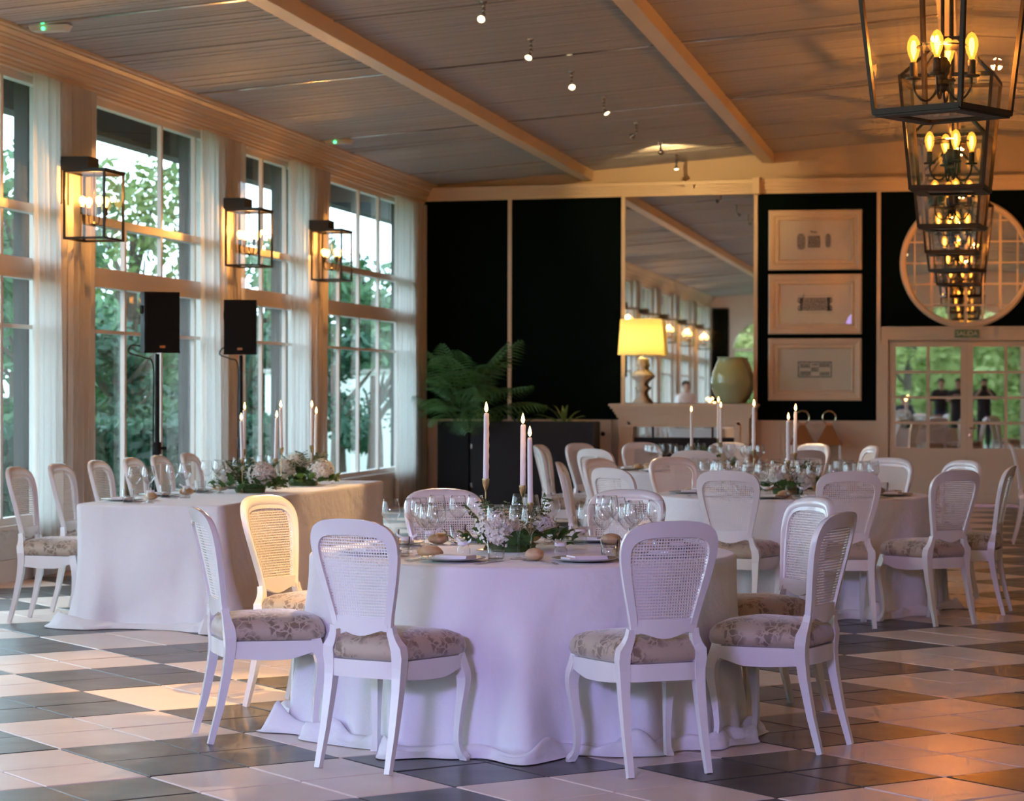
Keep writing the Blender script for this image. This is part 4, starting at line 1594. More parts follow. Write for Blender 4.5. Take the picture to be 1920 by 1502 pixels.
T1, T2, T3 = (-1.95, 10.38), (-1.22, 16.45), (-2.35, 21.3)
g1, g2, g3 = 'chairs around the front round table', 'chairs around the middle round table', 'chairs around the far round table'
for a, d, lb, tw in [
        (-104.8, 1.20, 'cane-back chair with its back to the camera, left one of the front pair', -6),
        (-57.5, 1.245, 'cane-back chair with its back to the camera, right one of the front pair', 0),
        (-18.5, 1.205, 'cane-back chair in near profile at the right of the front table', 0),
        (35, 1.20, 'cane-back chair behind the right-hand profile chair of the front table', 0),
        (80.5, 1.24, 'cane-back chair across the front table, behind the right glasses', 0),
        (116, 1.24, 'cane-back chair across the front table, behind the left glasses', 0),
        (160, 1.13, 'cane-back chair glowing in warm spotlight left of the front table', 0),
        (-150.5, 1.16, 'cane-back chair in near profile at the left of the front table', 0)]:
    ring_chair(T1, a, d, lb, g1, tw)
for a, d, lb in [
        (-100, 1.32, 'cane-back chair backing the middle table, left of the near pair'),
        (-73, 1.34, 'cane-back chair backing the middle table, right of the near pair'),
        (-46, 1.34, 'cane-back chair turned three-quarters at the right of the middle table'),
        (-9, 1.20, 'cane-back chair in thin profile at the right of the middle table'),
        (41, 1.25, 'glossy cane-back chair facing the camera behind the three-quarter one'),
        (68, 1.35, 'cane-back chair facing the camera beyond the right end of the middle table'),
        (127, 1.35, 'orange-lit cane-back chair facing the camera across the middle table'),
        (152, 1.36, 'orange-lit cane-back chair at the left, half behind a grey one'),
        (-176, 1.30, 'cane-back chair in thin profile at the left of the middle table'),
        (-130, 1.36, 'grey-looking cane-back chair backing the middle table at the left')]:
    ring_chair(T2, a, d, lb, g2)
for a, d, lb in [
        (198, 1.22, 'thin-profile cane-back chair at the left of the far table, nearer one'),
        (172, 1.26, 'thin-profile cane-back chair at the left of the far table, farther one'),
        (146, 1.25, 'pinkish cane-back chair of the far table beside the black planter'),
        (119, 1.28, 'pinkish cane-back chair before the mantelpiece jamb'),
        (88, 1.3, 'cane-back chair mostly hidden behind the far candles'),
        (56, 1.3, 'cane-back chair facing the camera before the floor lanterns'),
        (22, 1.28, 'cane-back chair at the right end of the far table'),
        (-50, 1.25, 'cane-back chair of the far table half hidden by middle-table glasses'),
        (-87, 1.25, 'cane-back chair backing the far table at its centre'),
        (-122, 1.22, 'pale cane-back chair backing the far table at the left')]:
    ring_chair(T3, a, d, lb, g3)
for k, y in enumerate((14.43, 15.14, 15.86, 16.56, 17.15, 17.84)):
    chair(-5.72, y, R_(-90), ['first', 'second', 'third', 'fourth', 'fifth', 'sixth'][k] + ' cane-back chair from the left edge beside the long table', 'chairs along the long table')
chair(.66, 13.95, R_(-60), 'cane-back chair cut by the right edge, low and near', 'chairs at the right edge')
chair(.66, 23.6, R_(-90), 'orange-lit cane-back chair cut by the right edge, far back', 'chairs at the right edge')


# ================================================================== TABLES WITH CLOTHS
def round_table(c, R, z, lab_t, lab_c, seed):
    t = thing('round_table', lab_t, 'table', (c[0], c[1], 0), 0, 'round banquet tables')
    MB().lathe([(.0001, z - .045), (R - .01, z - .045), (R - .01, z - .012), (.0001, z - .012)], 40).obj('tabletop', 'bark', t)
    for k in range(4):
        a = R_(45 + 90 * k)
        MB().tube([(.5 * math.cos(a), .5 * math.sin(a), z - .045), (.55 * math.cos(a), .55 * math.sin(a), 0)], .02, 8).obj('leg', 'black_metal', t, True)
    r = random.Random(seed)
    ks = [(r.choice((5, 6, 7)), r.uniform(0, 6.28), .5), (r.choice((9, 10, 11)), r.uniform(0, 6.28), .35), (r.choice((14, 15, 17)), r.uniform(0, 6.28), .42), (23, r.uniform(0, 6.28), .26)]
    pk = [(r.randrange(3, 9), r.uniform(0, 6.28)) for _ in range(3)] + [(r.randrange(13, 29), r.uniform(0, 6.28)) for _ in range(3)]

    def fold(th):
        s = sum(a * math.cos(k * th + p) for k, p, a in ks)
        return s + .35 * max(0, s) ** 2 - .1

    def pud(th):
        return .5 + .5 * (sum(math.cos(k * th + p) for k, p in pk) / 6)
    nu = 288
    b = MB()
    rows = []
    for rr in (0.0001, .3, .6, .9, .975):
        rows.append(('t', rr))
    for k in range(5):
        rows.append(('e', k / 4))
    for k in range(1, 27):
        rows.append(('s', k / 26))
    for k in range(1, 9):
        rows.append(('p', k / 8))
    vs_ = []
    for kind, q in rows:
        for i in range(nu):
            th = 2 * math.pi * i / nu
            f_ = fold(th)
            if kind == 't':
                rad, zz_ = R * q, z
            elif kind == 'e':
                a = q * math.pi / 2
                rad, zz_ = R - .018 + .020 * math.sin(a), z - .020 * (1 - math.cos(a))
            elif kind == 's':
                zz_ = z - .02 - (z - .05) * q
                g = max(0, q - .05)
                sag = .018 * math.sin(math.pi * min(1, q * 1.1)) * math.cos(3 * th + ks[0][1])
                rad = R + .002 + .035 * g + (.082 * g ** 1.25) * f_ + sag * g
                rad += .006 * g * math.sin(37 * th + 3 * math.sin(5 * q + th))
            else:
                base = R + .035 + .079 * f_
                P = pud(th)
                ext = .03 + .12 * P
                lump = .085 * P ** 1.3 * math.sin(math.pi * q ** .8) * (1 + .6 * math.sin(17 * th + 4 * q + ks[1][1]) + .35 * math.sin(31 * th - 5 * q))
                rad = base + ext * q + .012 * math.sin(29 * th + 6 * q) * q
                zz_ = .032 * (1 - q) ** 2 + max(0, lump) + .004
                if q > .85:
                    zz_ = .003
            vs_.append((rad * math.cos(th), rad * math.sin(th), zz_))
    fs_ = []
    for j in range(len(rows) - 1):
        for i in range(nu):
            i2 = (i + 1) % nu
            fs_.append((j * nu + i, j * nu + i2, (j + 1) * nu + i2, (j + 1) * nu + i)[::-1])
    o = b.add(vs_, fs_).obj('tablecloth', 'linen', None, 'all', (c[0], c[1], 0))
    tag(o, lab_c, 'tablecloth', 'floor-length white tablecloths')
    return t


TZ = .765
round_table(T1, .94, TZ, 'round banquet table under the front white cloth', 'lavender-tinted white cloth puddling on the floor, nearest round table', 4)
round_table(T2, .94, TZ, 'round banquet table under the middle white cloth', 'white cloth of the middle round table, warm on its right side', 6)
round_table(T3, .94, TZ, 'round banquet table under the far white cloth', 'white cloth of the far round table before the mantelpiece', 8)

lt = thing('long_table', 'long rectangular banquet table under a white cloth by the windows', 'table', (-5.0, 16.13, 0))
LX, LY = .48, 2.06
MB().box(-LX + .02, LX - .02, -LY + .02, LY - .02, TZ - .05, TZ - .012).obj('tabletop', 'bark', lt)
for sx in (-1, 1):
    for sy in (-1, 1):
        MB().tube([(sx * .38, sy * 1.9, TZ - .05), (sx * .38, sy * 1.9, 0)], .02, 8).obj('leg', 'black_metal', lt, True)


def long_cloth():
    cr = .05
    pts = []
    cs = [(LX - cr, -LY + cr, -90), (LX - cr, LY - cr, 0), (-LX + cr, LY - cr, 90), (-LX + cr, -LY + cr, 180)]
    for x, y, a0 in cs:
        for k in range(9):
            a = R_(a0 + 90 * k / 8)
            pts.append((x + cr * math.cos(a), y + cr * math.sin(a), math.cos(a), math.sin(a), 1 - abs(k - 4) / 4))
    out = []
    m = len(pts)
    for i in range(m):
        p, q = pts[i], pts[(i + 1) % m]
        L = math.hypot(q[0] - p[0], q[1] - p[1])
        n = max(1, int(L / .035))
        for k in range(n):
            t_ = k / n
            nx, ny = p[2] + (q[2] - p[2]) * t_, p[3] + (q[3] - p[3]) * t_
            l_ = math.hypot(nx, ny) or 1
            out.append((p[0] + (q[0] - p[0]) * t_, p[1] + (q[1] - p[1]) * t_, nx / l_, ny / l_, p[4] + (q[4] - p[4]) * t_ if L < .05 else 0))
    m = len(out)
    s = 0
    rows = [('t', 1)] + [('e', k / 4) for k in range(5)] + [('s', k / 24) for k in range(1, 25)] + [('p', k / 10) for k in range(1, 11)]
    vs_ = []
    for kind, q in rows:
        acc = 0
        for i, (x, y, nx, ny, cn) in enumerate(out):
            acc += math.hypot(x - out[i - 1][0], y - out[i - 1][1]) if i else 0
            w1 = .55 * math.sin(acc * 3.1 + .6) + .3 * math.sin(acc * 7.3) + .25 * math.sin(acc * 13.0 + 1)
            c8 = sum(max(0, 1 - math.hypot(x - sx * LX, y - sy * LY) / .30) for sx in (-1, 1) for sy in (-1, 1))
            if kind == 't':
                off, z = -.03, TZ
            elif kind == 'e':
                a = q * math.pi / 2
                off, z = -.018 + .02 * math.sin(a), TZ - .02 * (1 - math.cos(a))
            elif kind == 's':
                g = q
                z = TZ - .02 - (TZ - .05) * q
                off = .002 + .03 * g + .034 * g * w1 + .10 * g * c8 * (.6 + .4 * math.sin(acc * 21)) + .010 * g * math.sin(acc * 9 + 7 * g)
                off -= .03 * c8 * math.sin(math.pi * g)
            else:
                P = .5 + .5 * math.sin(acc * 4.3 + 1) * math.cos(acc * 1.9)
                off = .032 + .034 * w1 + .010 * math.sin(acc * 9 + 7) + .10 * c8 * (.6 + .4 * math.sin(acc * 21)) + (.05 + .17 * P) * q
                z = .03 * (1 - q) ** 2 + .006 + .075 * P * math.sin(math.pi * q ** .8) * (1 + .6 * math.sin(acc * 11 + 5 * q) + .3 * math.sin(acc * 23 - 4 * q))
                if q > .9:
                    z = .003
            vs_.append((x + nx * off, y + ny * off, z))
    fs_ = [tuple(range(m))]
    for j in range(len(rows) - 1):
        for i in range(m):
            i2 = (i + 1) % m
            fs_.append((j * m + i, (j + 1) * m + i, (j + 1) * m + i2, j * m + i2))
    o = MB().add(vs_, fs_).obj('tablecloth', 'linen', None, True, (-5.0, 16.13, 0))
    tag(o, 'long white cloth bunched on the floor at the rectangular table', 'tablecloth', 'floor-length white tablecloths')


long_cloth()

# ================================================================== TABLEWARE
WG = [(.0001, .118), (.010, .119), (.024, .132), (.042, .158), (.0425, .164), (.040, .185), (.036, .212), (.0325, .228), (.0315, .2275), (.035, .211), (.039, .185), (.0413, .163), (.041, .159), (.0235, .1345), (.0001, .122)]
wg_bowl = MB().lathe(WG, 20).mesh('wine_glass', 'stemware', 'all')
wg_stem = MB().lathe([(.012, .004), (.0055, .014), (.004, .03), (.0035, .07), (.004, .105), (.009, .119)], 10, cap=False).mesh('stem', 'stemware', 'all')
wg_foot = MB().lathe([(.0001, .0), (.036, .0), (.036, .0015), (.012, .005), (.0001, .006)], 20).mesh('foot', 'stemware', 'all')
wg_all = MB().lathe(WG, 14).lathe([(.012, .004), (.005, .014), (.0035, .03), (.0035, .07), (.004, .105), (.009, .119)], 8, cap=False).lathe([(.0001, .0), (.036, .0), (.036, .0015), (.012, .005)], 14).mesh('wine_glass', 'stemware', 'all')
tum = MB().lathe([(.0001, 0), (.032, 0), (.034, .004), (.038, .085), (.036, .085), (.0325, .012), (.0001, .011)], 20).mesh('tumbler', 'stemware', 'all')
wat = MB().lathe([(.0001, .012), (.0323, .0125), (.0345, .045), (.0001, .045)], 18).mesh('water', 'stemware', 'all')
plate_me = MB().lathe([(.0001, .004), (.07, .004), (.09, .006), (.135, .014), (.138, .016), (.136, .018), (.09, .010), (.07, .0085), (.0001, .0085)], 36).mesh('plate', 'plate', 'all')
nap_me = MB().box(-.05, .05, -.085, .085, 0, .010).box(-.045, .05, -.085, .06, .010, .017).mesh('napkin', 'napkin')
card_me = MB().box(-.045, .045, -.07, .07, 0, .0012).mesh('menu_card', 'paper')


def roll_mesh(seed):
    r = random.Random(seed)
    ph = [r.uniform(0, 6) for _ in range(4)]

    def fn(u, v):
        t, p = 2 * math.pi * u, math.pi * (v - .5)
        k = 1 + .08 * math.sin(3 * t + ph[0]) * math.cos(p) + .05 * math.sin(5 * t + 4 * p + ph[1])
        return (.055 * math.cos(p) * math.cos(t) * k, .040 * math.cos(p) * math.sin(t) * k, .026 + .028 * math.sin(p) * (1 if p > 0 else .9))
    return MB().grid(fn, 18, 10, True).mesh('bread_roll', 'bread', 'all')


rolls = [roll_mesh(k) for k in range(3)]


def cutlery(kind):
    b = MB()
    if kind == 'fork':
        b.bar((0, -.09, .002), (0, .03, .003), .006, .002).bar((0, .03, .003), (0, .06, .006), .018, .002)
        for x in (-.008, -.0027, .0027, .008):
            b.bar((x, .058, .006), (x, .10, .002), .0028, .0018)
    else:
        b.bar((0, -.10, .003), (0, -.01, .003), .010, .005)
        b.add([(-.005, -.01, .002), (.006, -.01, .002), (.009, .05, .002), (.004, .11, .002), (-.005, .10, .002),
               (-.005, -.01, .004), (.006, -.01, .004), (.007, .05, .003), (.004, .11, .003), (-.005, .10, .004)],
              [(4, 3, 2, 1, 0), (5, 6, 7, 8, 9), (0, 1, 6, 5), (1, 2, 7, 6), (2, 3, 8, 7), (3, 4, 9, 8), (4, 0, 5, 9)])
    return b.mesh(kind, 'silver')


fork_me, knife_me = cutlery('fork'), cutlery('knife')
jar_b = MB().lathe([(.0001, 0), (.026, 0), (.028, .006), (.028, .042), (.022, .050), (.022, .056)], 16).mesh('favour_jar', 'stemware', 'all')
jar_l = MB().lathe([(.0001, .056), (.025, .056), (.025, .070), (.0001, .072)], 16).mesh('lid', 'napkin', True)
jar_r = MB().grid(lambda u, v: (.05 * (u - .5) * 2, .004 * math.sin(u * 9), .052 + .03 * abs(u - .5) * 2 + (v - .5) * .012), 12, 3).mesh('ribbon', 'ribbon')


def at(c, ang, rad, side, z=TZ + .001):
    a = R_(ang)
    return (c[0] + rad * math.cos(a) - side * math.sin(a), c[1] + rad * math.sin(a) + side * math.cos(a), z)


def wine(loc, which, seat, where, detail):
    if detail:
        o = put('wine_glass', wg_bowl, None, loc, rnd.uniform(0, 6))
        put('stem', wg_stem, o)
        put('foot', wg_foot, o)
    else:
        o = put('wine_glass', wg_all, None, loc, rnd.uniform(0, 6))
    tag(o, 'wine glass %s at the %s' % (which, seat), 'wine glass', 'wine glasses on the ' + where)


def tumbler(loc, seat, where):
    o = put('tumbler', tum, None, loc)
    put('water', wat, o)
    tag(o, 'short water tumbler at the ' + seat, 'tumbler', 'tumblers on the ' + where)


def setting(c, ang, where, seat, detail=2, rad=.715, pos=None):
    f = (lambda r_, s_, z=TZ + .001: at(c, ang, r_ + rad - .715, s_, z)) if pos is None else pos
    face = R_(ang) + R_(90)
    tag(put('plate', plate_me, None, f(.70, 0), face), 'grey-green dinner plate at the ' + seat, 'plate', 'plates on the ' + where)
    tag(put('napkin', nap_me, None, f(.70, .0, TZ + .0110), face + R_(90)), 'folded white napkin on the plate at the ' + seat, 'napkin', 'napkins on the ' + where)
    tag(put('bread_roll', rolls[rnd.randrange(3)], None, f(.57, -.17), rnd.uniform(0, 6)), 'crusty bread roll at the ' + seat, 'bread roll', 'bread rolls on the ' + where)
    wine(f(.49, .10), 'in the middle', seat, where, detail == 2)
    wine(f(.46, .19), 'on the outside', seat, where, detail == 2)
    if detail >= 1:
        wine(f(.52, .275), 'beside the neighbouring seat', seat, where, detail == 2)
        tumbler(f(.605, .155), seat, where)
        tag(put('fork', fork_me, None, f(.70, -.165), face + R_(180)), 'silver fork at the ' + seat, 'fork', 'forks on the ' + where)
        tag(put('knife', knife_me, None, f(.73, .165), face + R_(180)), 'silver knife at the ' + seat, 'knife', 'knives on the ' + where)
        o = put('favour_jar', jar_b, None, f(.525, -.035), rnd.uniform(0, 6))
        put('lid', jar_l, o)
        put('ribbon', jar_r, o)
        tag(o, 'small favour jar with white ribbon at the ' + seat, 'jar', 'favour jars on the ' + where)


for a, q in ((-104, 'near left'), (-58, 'near right'), (-18, 'right profile'), (30, 'right rear'), (74, 'far right'), (115, 'far left'), (158, 'gold-lit left'), (-150, 'left profile')):
    setting(T1, a, 'front round table', q + ' seat of the front table', 2)
for a, q in ((-100, 'near left'), (-73, 'near right'), (-44, 'three-quarter right'), (-8, 'right profile'), (30, 'right rear'), (64, 'far right'), (95, 'far centre'), (127, 'far left'), (155, 'left rear'), (-172, 'left profile'), (-132, 'near outer left')):
    setting(T2, a, 'middle round table', q + ' seat of the middle table', 1)
for a, q in ((198, 'left profile'), (170, 'left rear'), (145, 'far outer left'), (119, 'far left'), (88, 'far centre'), (56, 'far right'), (22, 'right end'), (-15, 'right profile'), (-50, 'near right'), (-87, 'near centre'), (-122, 'near left')):
    setting(T3, a, 'far round table', q + ' seat of the far table', 0)
for y, q in zip((14.43, 15.14, 15.86, 16.56, 17.15, 17.84), ('first', 'second', 'third', 'fourth', 'fifth', 'sixth')):
    setting((0, 0), 180, 'long table', q + ' seat along the long table', 1, pos=lambda r_, s_, z=TZ + .001, y=y: (-5.0 - (r_ - .40) * 1.0, y - s_, z))


# ================================================================== CANDLES AND FLOWERS
flame_me = MB().lathe([(.0001, 0), (.005, .004), (.0085, .014), (.007, .026), (.003, .040), (.0001, .048)], 10).mesh('flame', 'flame', 'all')


def candle(x, y, z0, z1, label, where, seed, lean=(0, 0), power=.55):
    """brass stick on the table, cup top at z0; wax from z0 to z1"""
    h = z0 - TZ - .001
    t = thing('candlestick', 'slim brass candlestick under the ' + label, 'candlestick', (x, y, TZ + .001), 0, 'candlesticks on the ' + where)
    MB().lathe([(.0001, 0), (.042, 0), (.042, .004), (.012, .009), (.005, .02), (.0001, .021)], 18).obj('foot', 'brass', t, True)
    MB().tube([(0, 0, .015), (0, 0, h - .05)], .0035, 8).obj('stem', 'brass', t, True)
    MB().lathe([(.004, h - .055), (.008, h - .045), (.0145, h - .025), (.0165, h - .006), (.0165, h), (.0125, h), (.0115, h - .018), (.0001, h - .02)], 14).obj('cup', 'brass', t, True)
    r = random.Random(seed)
    H0 = z1 - z0 + .018
    ph = [r.uniform(0, 6) for _ in range(3)]

    def fn(u, v):
        th = 2 * math.pi * u
        drip = .0035 * max(0, math.cos(th - ph[0])) ** 6 * (1 if v > .25 else v * 4) * (1 + .5 * math.sin(40 * v + ph[1])) + .002 * max(0, math.cos(th - ph[2])) ** 8 * v
        rr = .0125 - .0016 * v + drip
        if v > .985:
            rr *= .7
        return (rr * math.cos(th) + lean[0] * v * H0, rr * math.sin(th) + lean[1] * v * H0, H0 * v)
    cn = thing('taper_candle', label, 'candle', (x, y, z0 - .018), 0, 'taper candles on the ' + where)
    b = MB().grid(fn, 16, 40, True)
    b.add([fn(k / 16, 1) for k in range(16)], [tuple(range(16))])
    b.obj('wax', 'wax', cn, 'all')
    tx, ty = lean[0] * H0, lean[1] * H0
    MB().tube([(tx, ty, H0 - .002), (tx, ty, H0 + .010)], .0012, 5).obj('wick', 'wick', cn)
    put('flame', flame_me, cn, (tx, ty, H0 + .004))
    lamp('POINT', (x + tx, y + ty, z1 + .03), power, (1, .50, .16), .012, name='candle_light')


candle(-2.122, 10.40, 1.085, 1.375, 'tallest candle on the front table, standing apart at the left', 'front round table', 1, (.006, 0))
candle(-1.962, 10.44, 1.055, 1.325, 'middle-height candle of the close pair on the front table', 'front round table', 2, (.0, 0))
candle(-1.905, 10.32, .985, 1.270, 'lowest dripping candle of the close pair on the front table', 'front round table', 3, (-.012, 0))


def hydrangea(seed):
    r = random.Random(seed)
    b = MB()
    N = 150
    for k in range(N):
        z = 1 - 2 * (k + .5) / N
        if z < -.55:
            continue
        a = k * 2.39996
        s = math.sqrt(1 - z * z)
        n = Vector((s * math.cos(a), s * math.sin(a), z))
        bump = 1 + .10 * math.sin(5 * a + 3 * z) + r.uniform(-.05, .05)
        c = n * .078 * bump
        c.z *= .85
        t1 = n.cross(Vector((r.gauss(0, 1), r.gauss(0, 1), r.gauss(0, 1)))).normalized()
        t2 = n.cross(t1)
        for q in range(4):
            d = t1 * math.cos(q * math.pi / 2) + t2 * math.sin(q * math.pi / 2)
            e = n.cross(d)
            L = .0135 * r.uniform(.85, 1.2)
            b.add([c, c + d * L * .6 + e * L * .55 + n * .003, c + d * L * 1.2 + n * r.uniform(-.010, .008), c + d * L * .6 - e * L * .55 + n * .003], [(0, 1, 2, 3)])
    b.sphere((0, 0, 0), .058, 12, 8, (1, 1, .85))
    return b.mesh('hydrangea_head', 'petal_white')


hyd = [hydrangea(k) for k in range(3)]
ivy = MB()
ivy.add([(0, 0, 0), (.018, .010, .004), (.030, .006, .002), (.024, .022, .005), (.030, .040, .0), (.012, .038, .006), (0, .058, -.004), (-.012, .038, .006), (-.030, .040, 0), (-.024, .022, .005), (-.030, .006, .002), (-.018, .010, .004), (0, .03, .010)],
        [(12, k, k + 1) for k in range(0, 11)] + [(12, 11, 0)])
ivy_me = ivy.mesh('leaf', 'leaf_ivy', 'all')


def sprig(seed, mat):
    r = random.Random(seed)
    b = MB()
    P = [Vector((.02 * math.sin(k * .5), .10 * k / 12 * .9, .17 * k / 12 - .04 * (k / 12) ** 2)) for k in range(13)]
    b.tube(P, .0015, 4)
    for k in range(2, 13):
        for s in (-1, 1):
            d = Vector((s * .9, .35, r.uniform(-.1, .4))).normalized()
            for q in range(3):
                p = P[k] + d * (.010 + .012 * q)
                e = Vector((r.gauss(0, 1), r.gauss(0, 1), r.gauss(0, 1))).normalized() * .009
                g = d.cross(e).normalized() * .005
                b.add([p - g, p + e, p + g, p + d * .014], [(0, 1, 2, 3)])
    return b.mesh('fern_sprig', mat)


spr = [sprig(1, 'leaf_fern'), sprig(2, 'leaf_dark'), sprig(3, 'leaf_fern')]


def centrepiece(x, y, label, heads, seed, leaves=70, spread=.24, sprigs=12, sc=1.0):
    t = thing('flower_arrangement', label, 'flowers', (x, y, TZ + .001), 0, 'flower arrangements on the tables')
    r = random.Random(seed)
    MB().lathe([(.0001, 0), (.10, 0), (.11, .03), (.09, .045), (.0001, .05)], 20).obj('tray', 'leaf_dark', t, True)
    for k, (hx, hy, hz, s) in enumerate(heads):
        put('hydrangea_head', hyd[k % 3], t, (hx, hy, hz), rot=(r.uniform(-.4, .4), r.uniform(-.4, .4), r.uniform(0, 6)), sc=s)
    for k in range(leaves):
        a = r.uniform(0, 6.28)
        q = spread * math.sqrt(r.random()) * (1 if k % 3 else 1.15)
        z = .02 + (.13 * r.random()) * (1 - q / (spread * 1.4)) + .01
        put('leaf', ivy_me, t, (q * math.cos(a), q * math.sin(a) * 1.0, z), rot=(r.uniform(-.2, 1.2), r.uniform(-.5, .5), a - math.pi / 2 + r.uniform(-.6, .6)), sc=r.uniform(.7, 1.35) * sc)
    for k in range(sprigs):
        a = r.uniform(0, 6.28)
        q = spread * .5 * r.random()
        put('fern_sprig', spr[k % 3], t, (q * math.cos(a), q * math.sin(a), .06), rot=(r.uniform(-.2, .5), r.uniform(-.4, .4), a - math.pi / 2), sc=r.uniform(.75, 1.25))


centrepiece(-2.0, 10.38, 'white hydrangeas and ivy in the middle of the front round table', [(-.02, -.17, .105, 1.12), (-.12, .10, .12, .85), (.13, .08, .11, .7)], 1, 80, .25, 9)
centrepiece(-1.24, 16.45, 'white hydrangeas and ivy in the middle of the middle round table', [(-.06, -.12, .13, 1.05), (.12, -.08, .11, .9), (-.14, .06, .10, .8), (.05, .12, .12, .9)], 2, 70, .26, 12)
centrepiece(-2.33, 21.3, 'white flowers and leaves in the middle of the far round table', [(-.08, -.1, .11, .8), (.12, -.05, .10, .8), (0, .1, .1, .8)], 3, 50, .24, 10)
centrepiece(-4.90, 15.87, 'cream hydrangeas and greenery nearer the camera on the long table', [(.10, -.06, .125, 1.2), (-.17, -.02, .11, 1.05), (-.02, .16, .13, .85)], 4, 90, .25, 14)
centrepiece(-4.87, 17.10, 'pinkish hydrangeas and greenery farther along the long table', [(.15, -.05, .115, 1.15), (-.13, -.06, .12, 1.05), (-.07, .06, .17, .9), (.02, .1, .13, .8)], 5, 90, .25, 14)
# candles on the other tables
candle(-4.92, 15.75, 1.005, 1.265, 'nearest leaning candle on the long table, left pair', 'long table', 4, (-.03, 0))
candle(-5.00, 16.05, 1.06, 1.335, 'taller candle behind the nearest one, left pair on long table', 'long table', 5, (.01, 0))
candle(-4.90, 16.48, .985, 1.275, 'dripping candle in the middle of the long table', 'long table', 6, (.03, 0))
candle(-4.95, 16.80, 1.055, 1.345, 'straight tall candle in the middle of the long table', 'long table', 7, (-.02, 0))
candle(-4.82, 17.15, 1.065, 1.345, 'tall candle at the farther flowers of the long table', 'long table', 8, (0, 0))
candle(-4.85, 17.37, .985, 1.295, 'shorter candle at the farther flowers of the long table', 'long table', 9, (.01, 0))
candle(-1.236, 16.42, 1.00, 1.275, 'shorter candle of the pair on the middle table', 'middle round table', 10, (0, 0))
candle(-1.196, 16.52, 1.05, 1.335, 'taller candle of the pair on the middle table', 'middle round table', 11, (.005, 0))
candle(-1.49, 16.62, 1.065, 1.365, 'lone tall candle left of the pair on the middle table', 'middle round table', 12, (.0, 0))
candle(-2.455, 21.2, .985, 1.285, 'leftmost candle on the far table', 'far round table', 13, (-.01, 0))
candle(-2.235, 21.38, 1.05, 1.37, 'taller candle of the close pair on the far table', 'far round table', 14, (0, 0))
candle(-2.185, 21.1, 1.02, 1.325, 'shorter candle of the close pair on the far table', 'far round table', 15, (0, 0))


# ================================================================== PEOPLE (seen in the mirrored doors and mantel mirror)
def skin_obj(name, verts, edges, mat, parent, sub=2):
    me = bpy.data.meshes.new(name)
    me.from_pydata([v[:3] for v in verts], edges, [])
    o = put(name, me, parent)
    m = o.modifiers.new('skin', 'SKIN')
    m.use_smooth_shade = True
    s = o.modifiers.new('smooth', 'SUBSURF')
    s.levels = s.render_levels = sub
    sv = me.skin_vertices[0].data if me.skin_vertices else None
    if sv is None:
        me.attributes  # the skin layer is made with the modifier
    for i, v in enumerate(verts):
        rr = v[3]
        me.skin_vertices[0].data[i].radius = rr if hasattr(rr, '__len__') else (rr, rr)
    me.skin_vertices[0].data[0].use_root = True
    me.materials.append(MATS[mat])
    return o


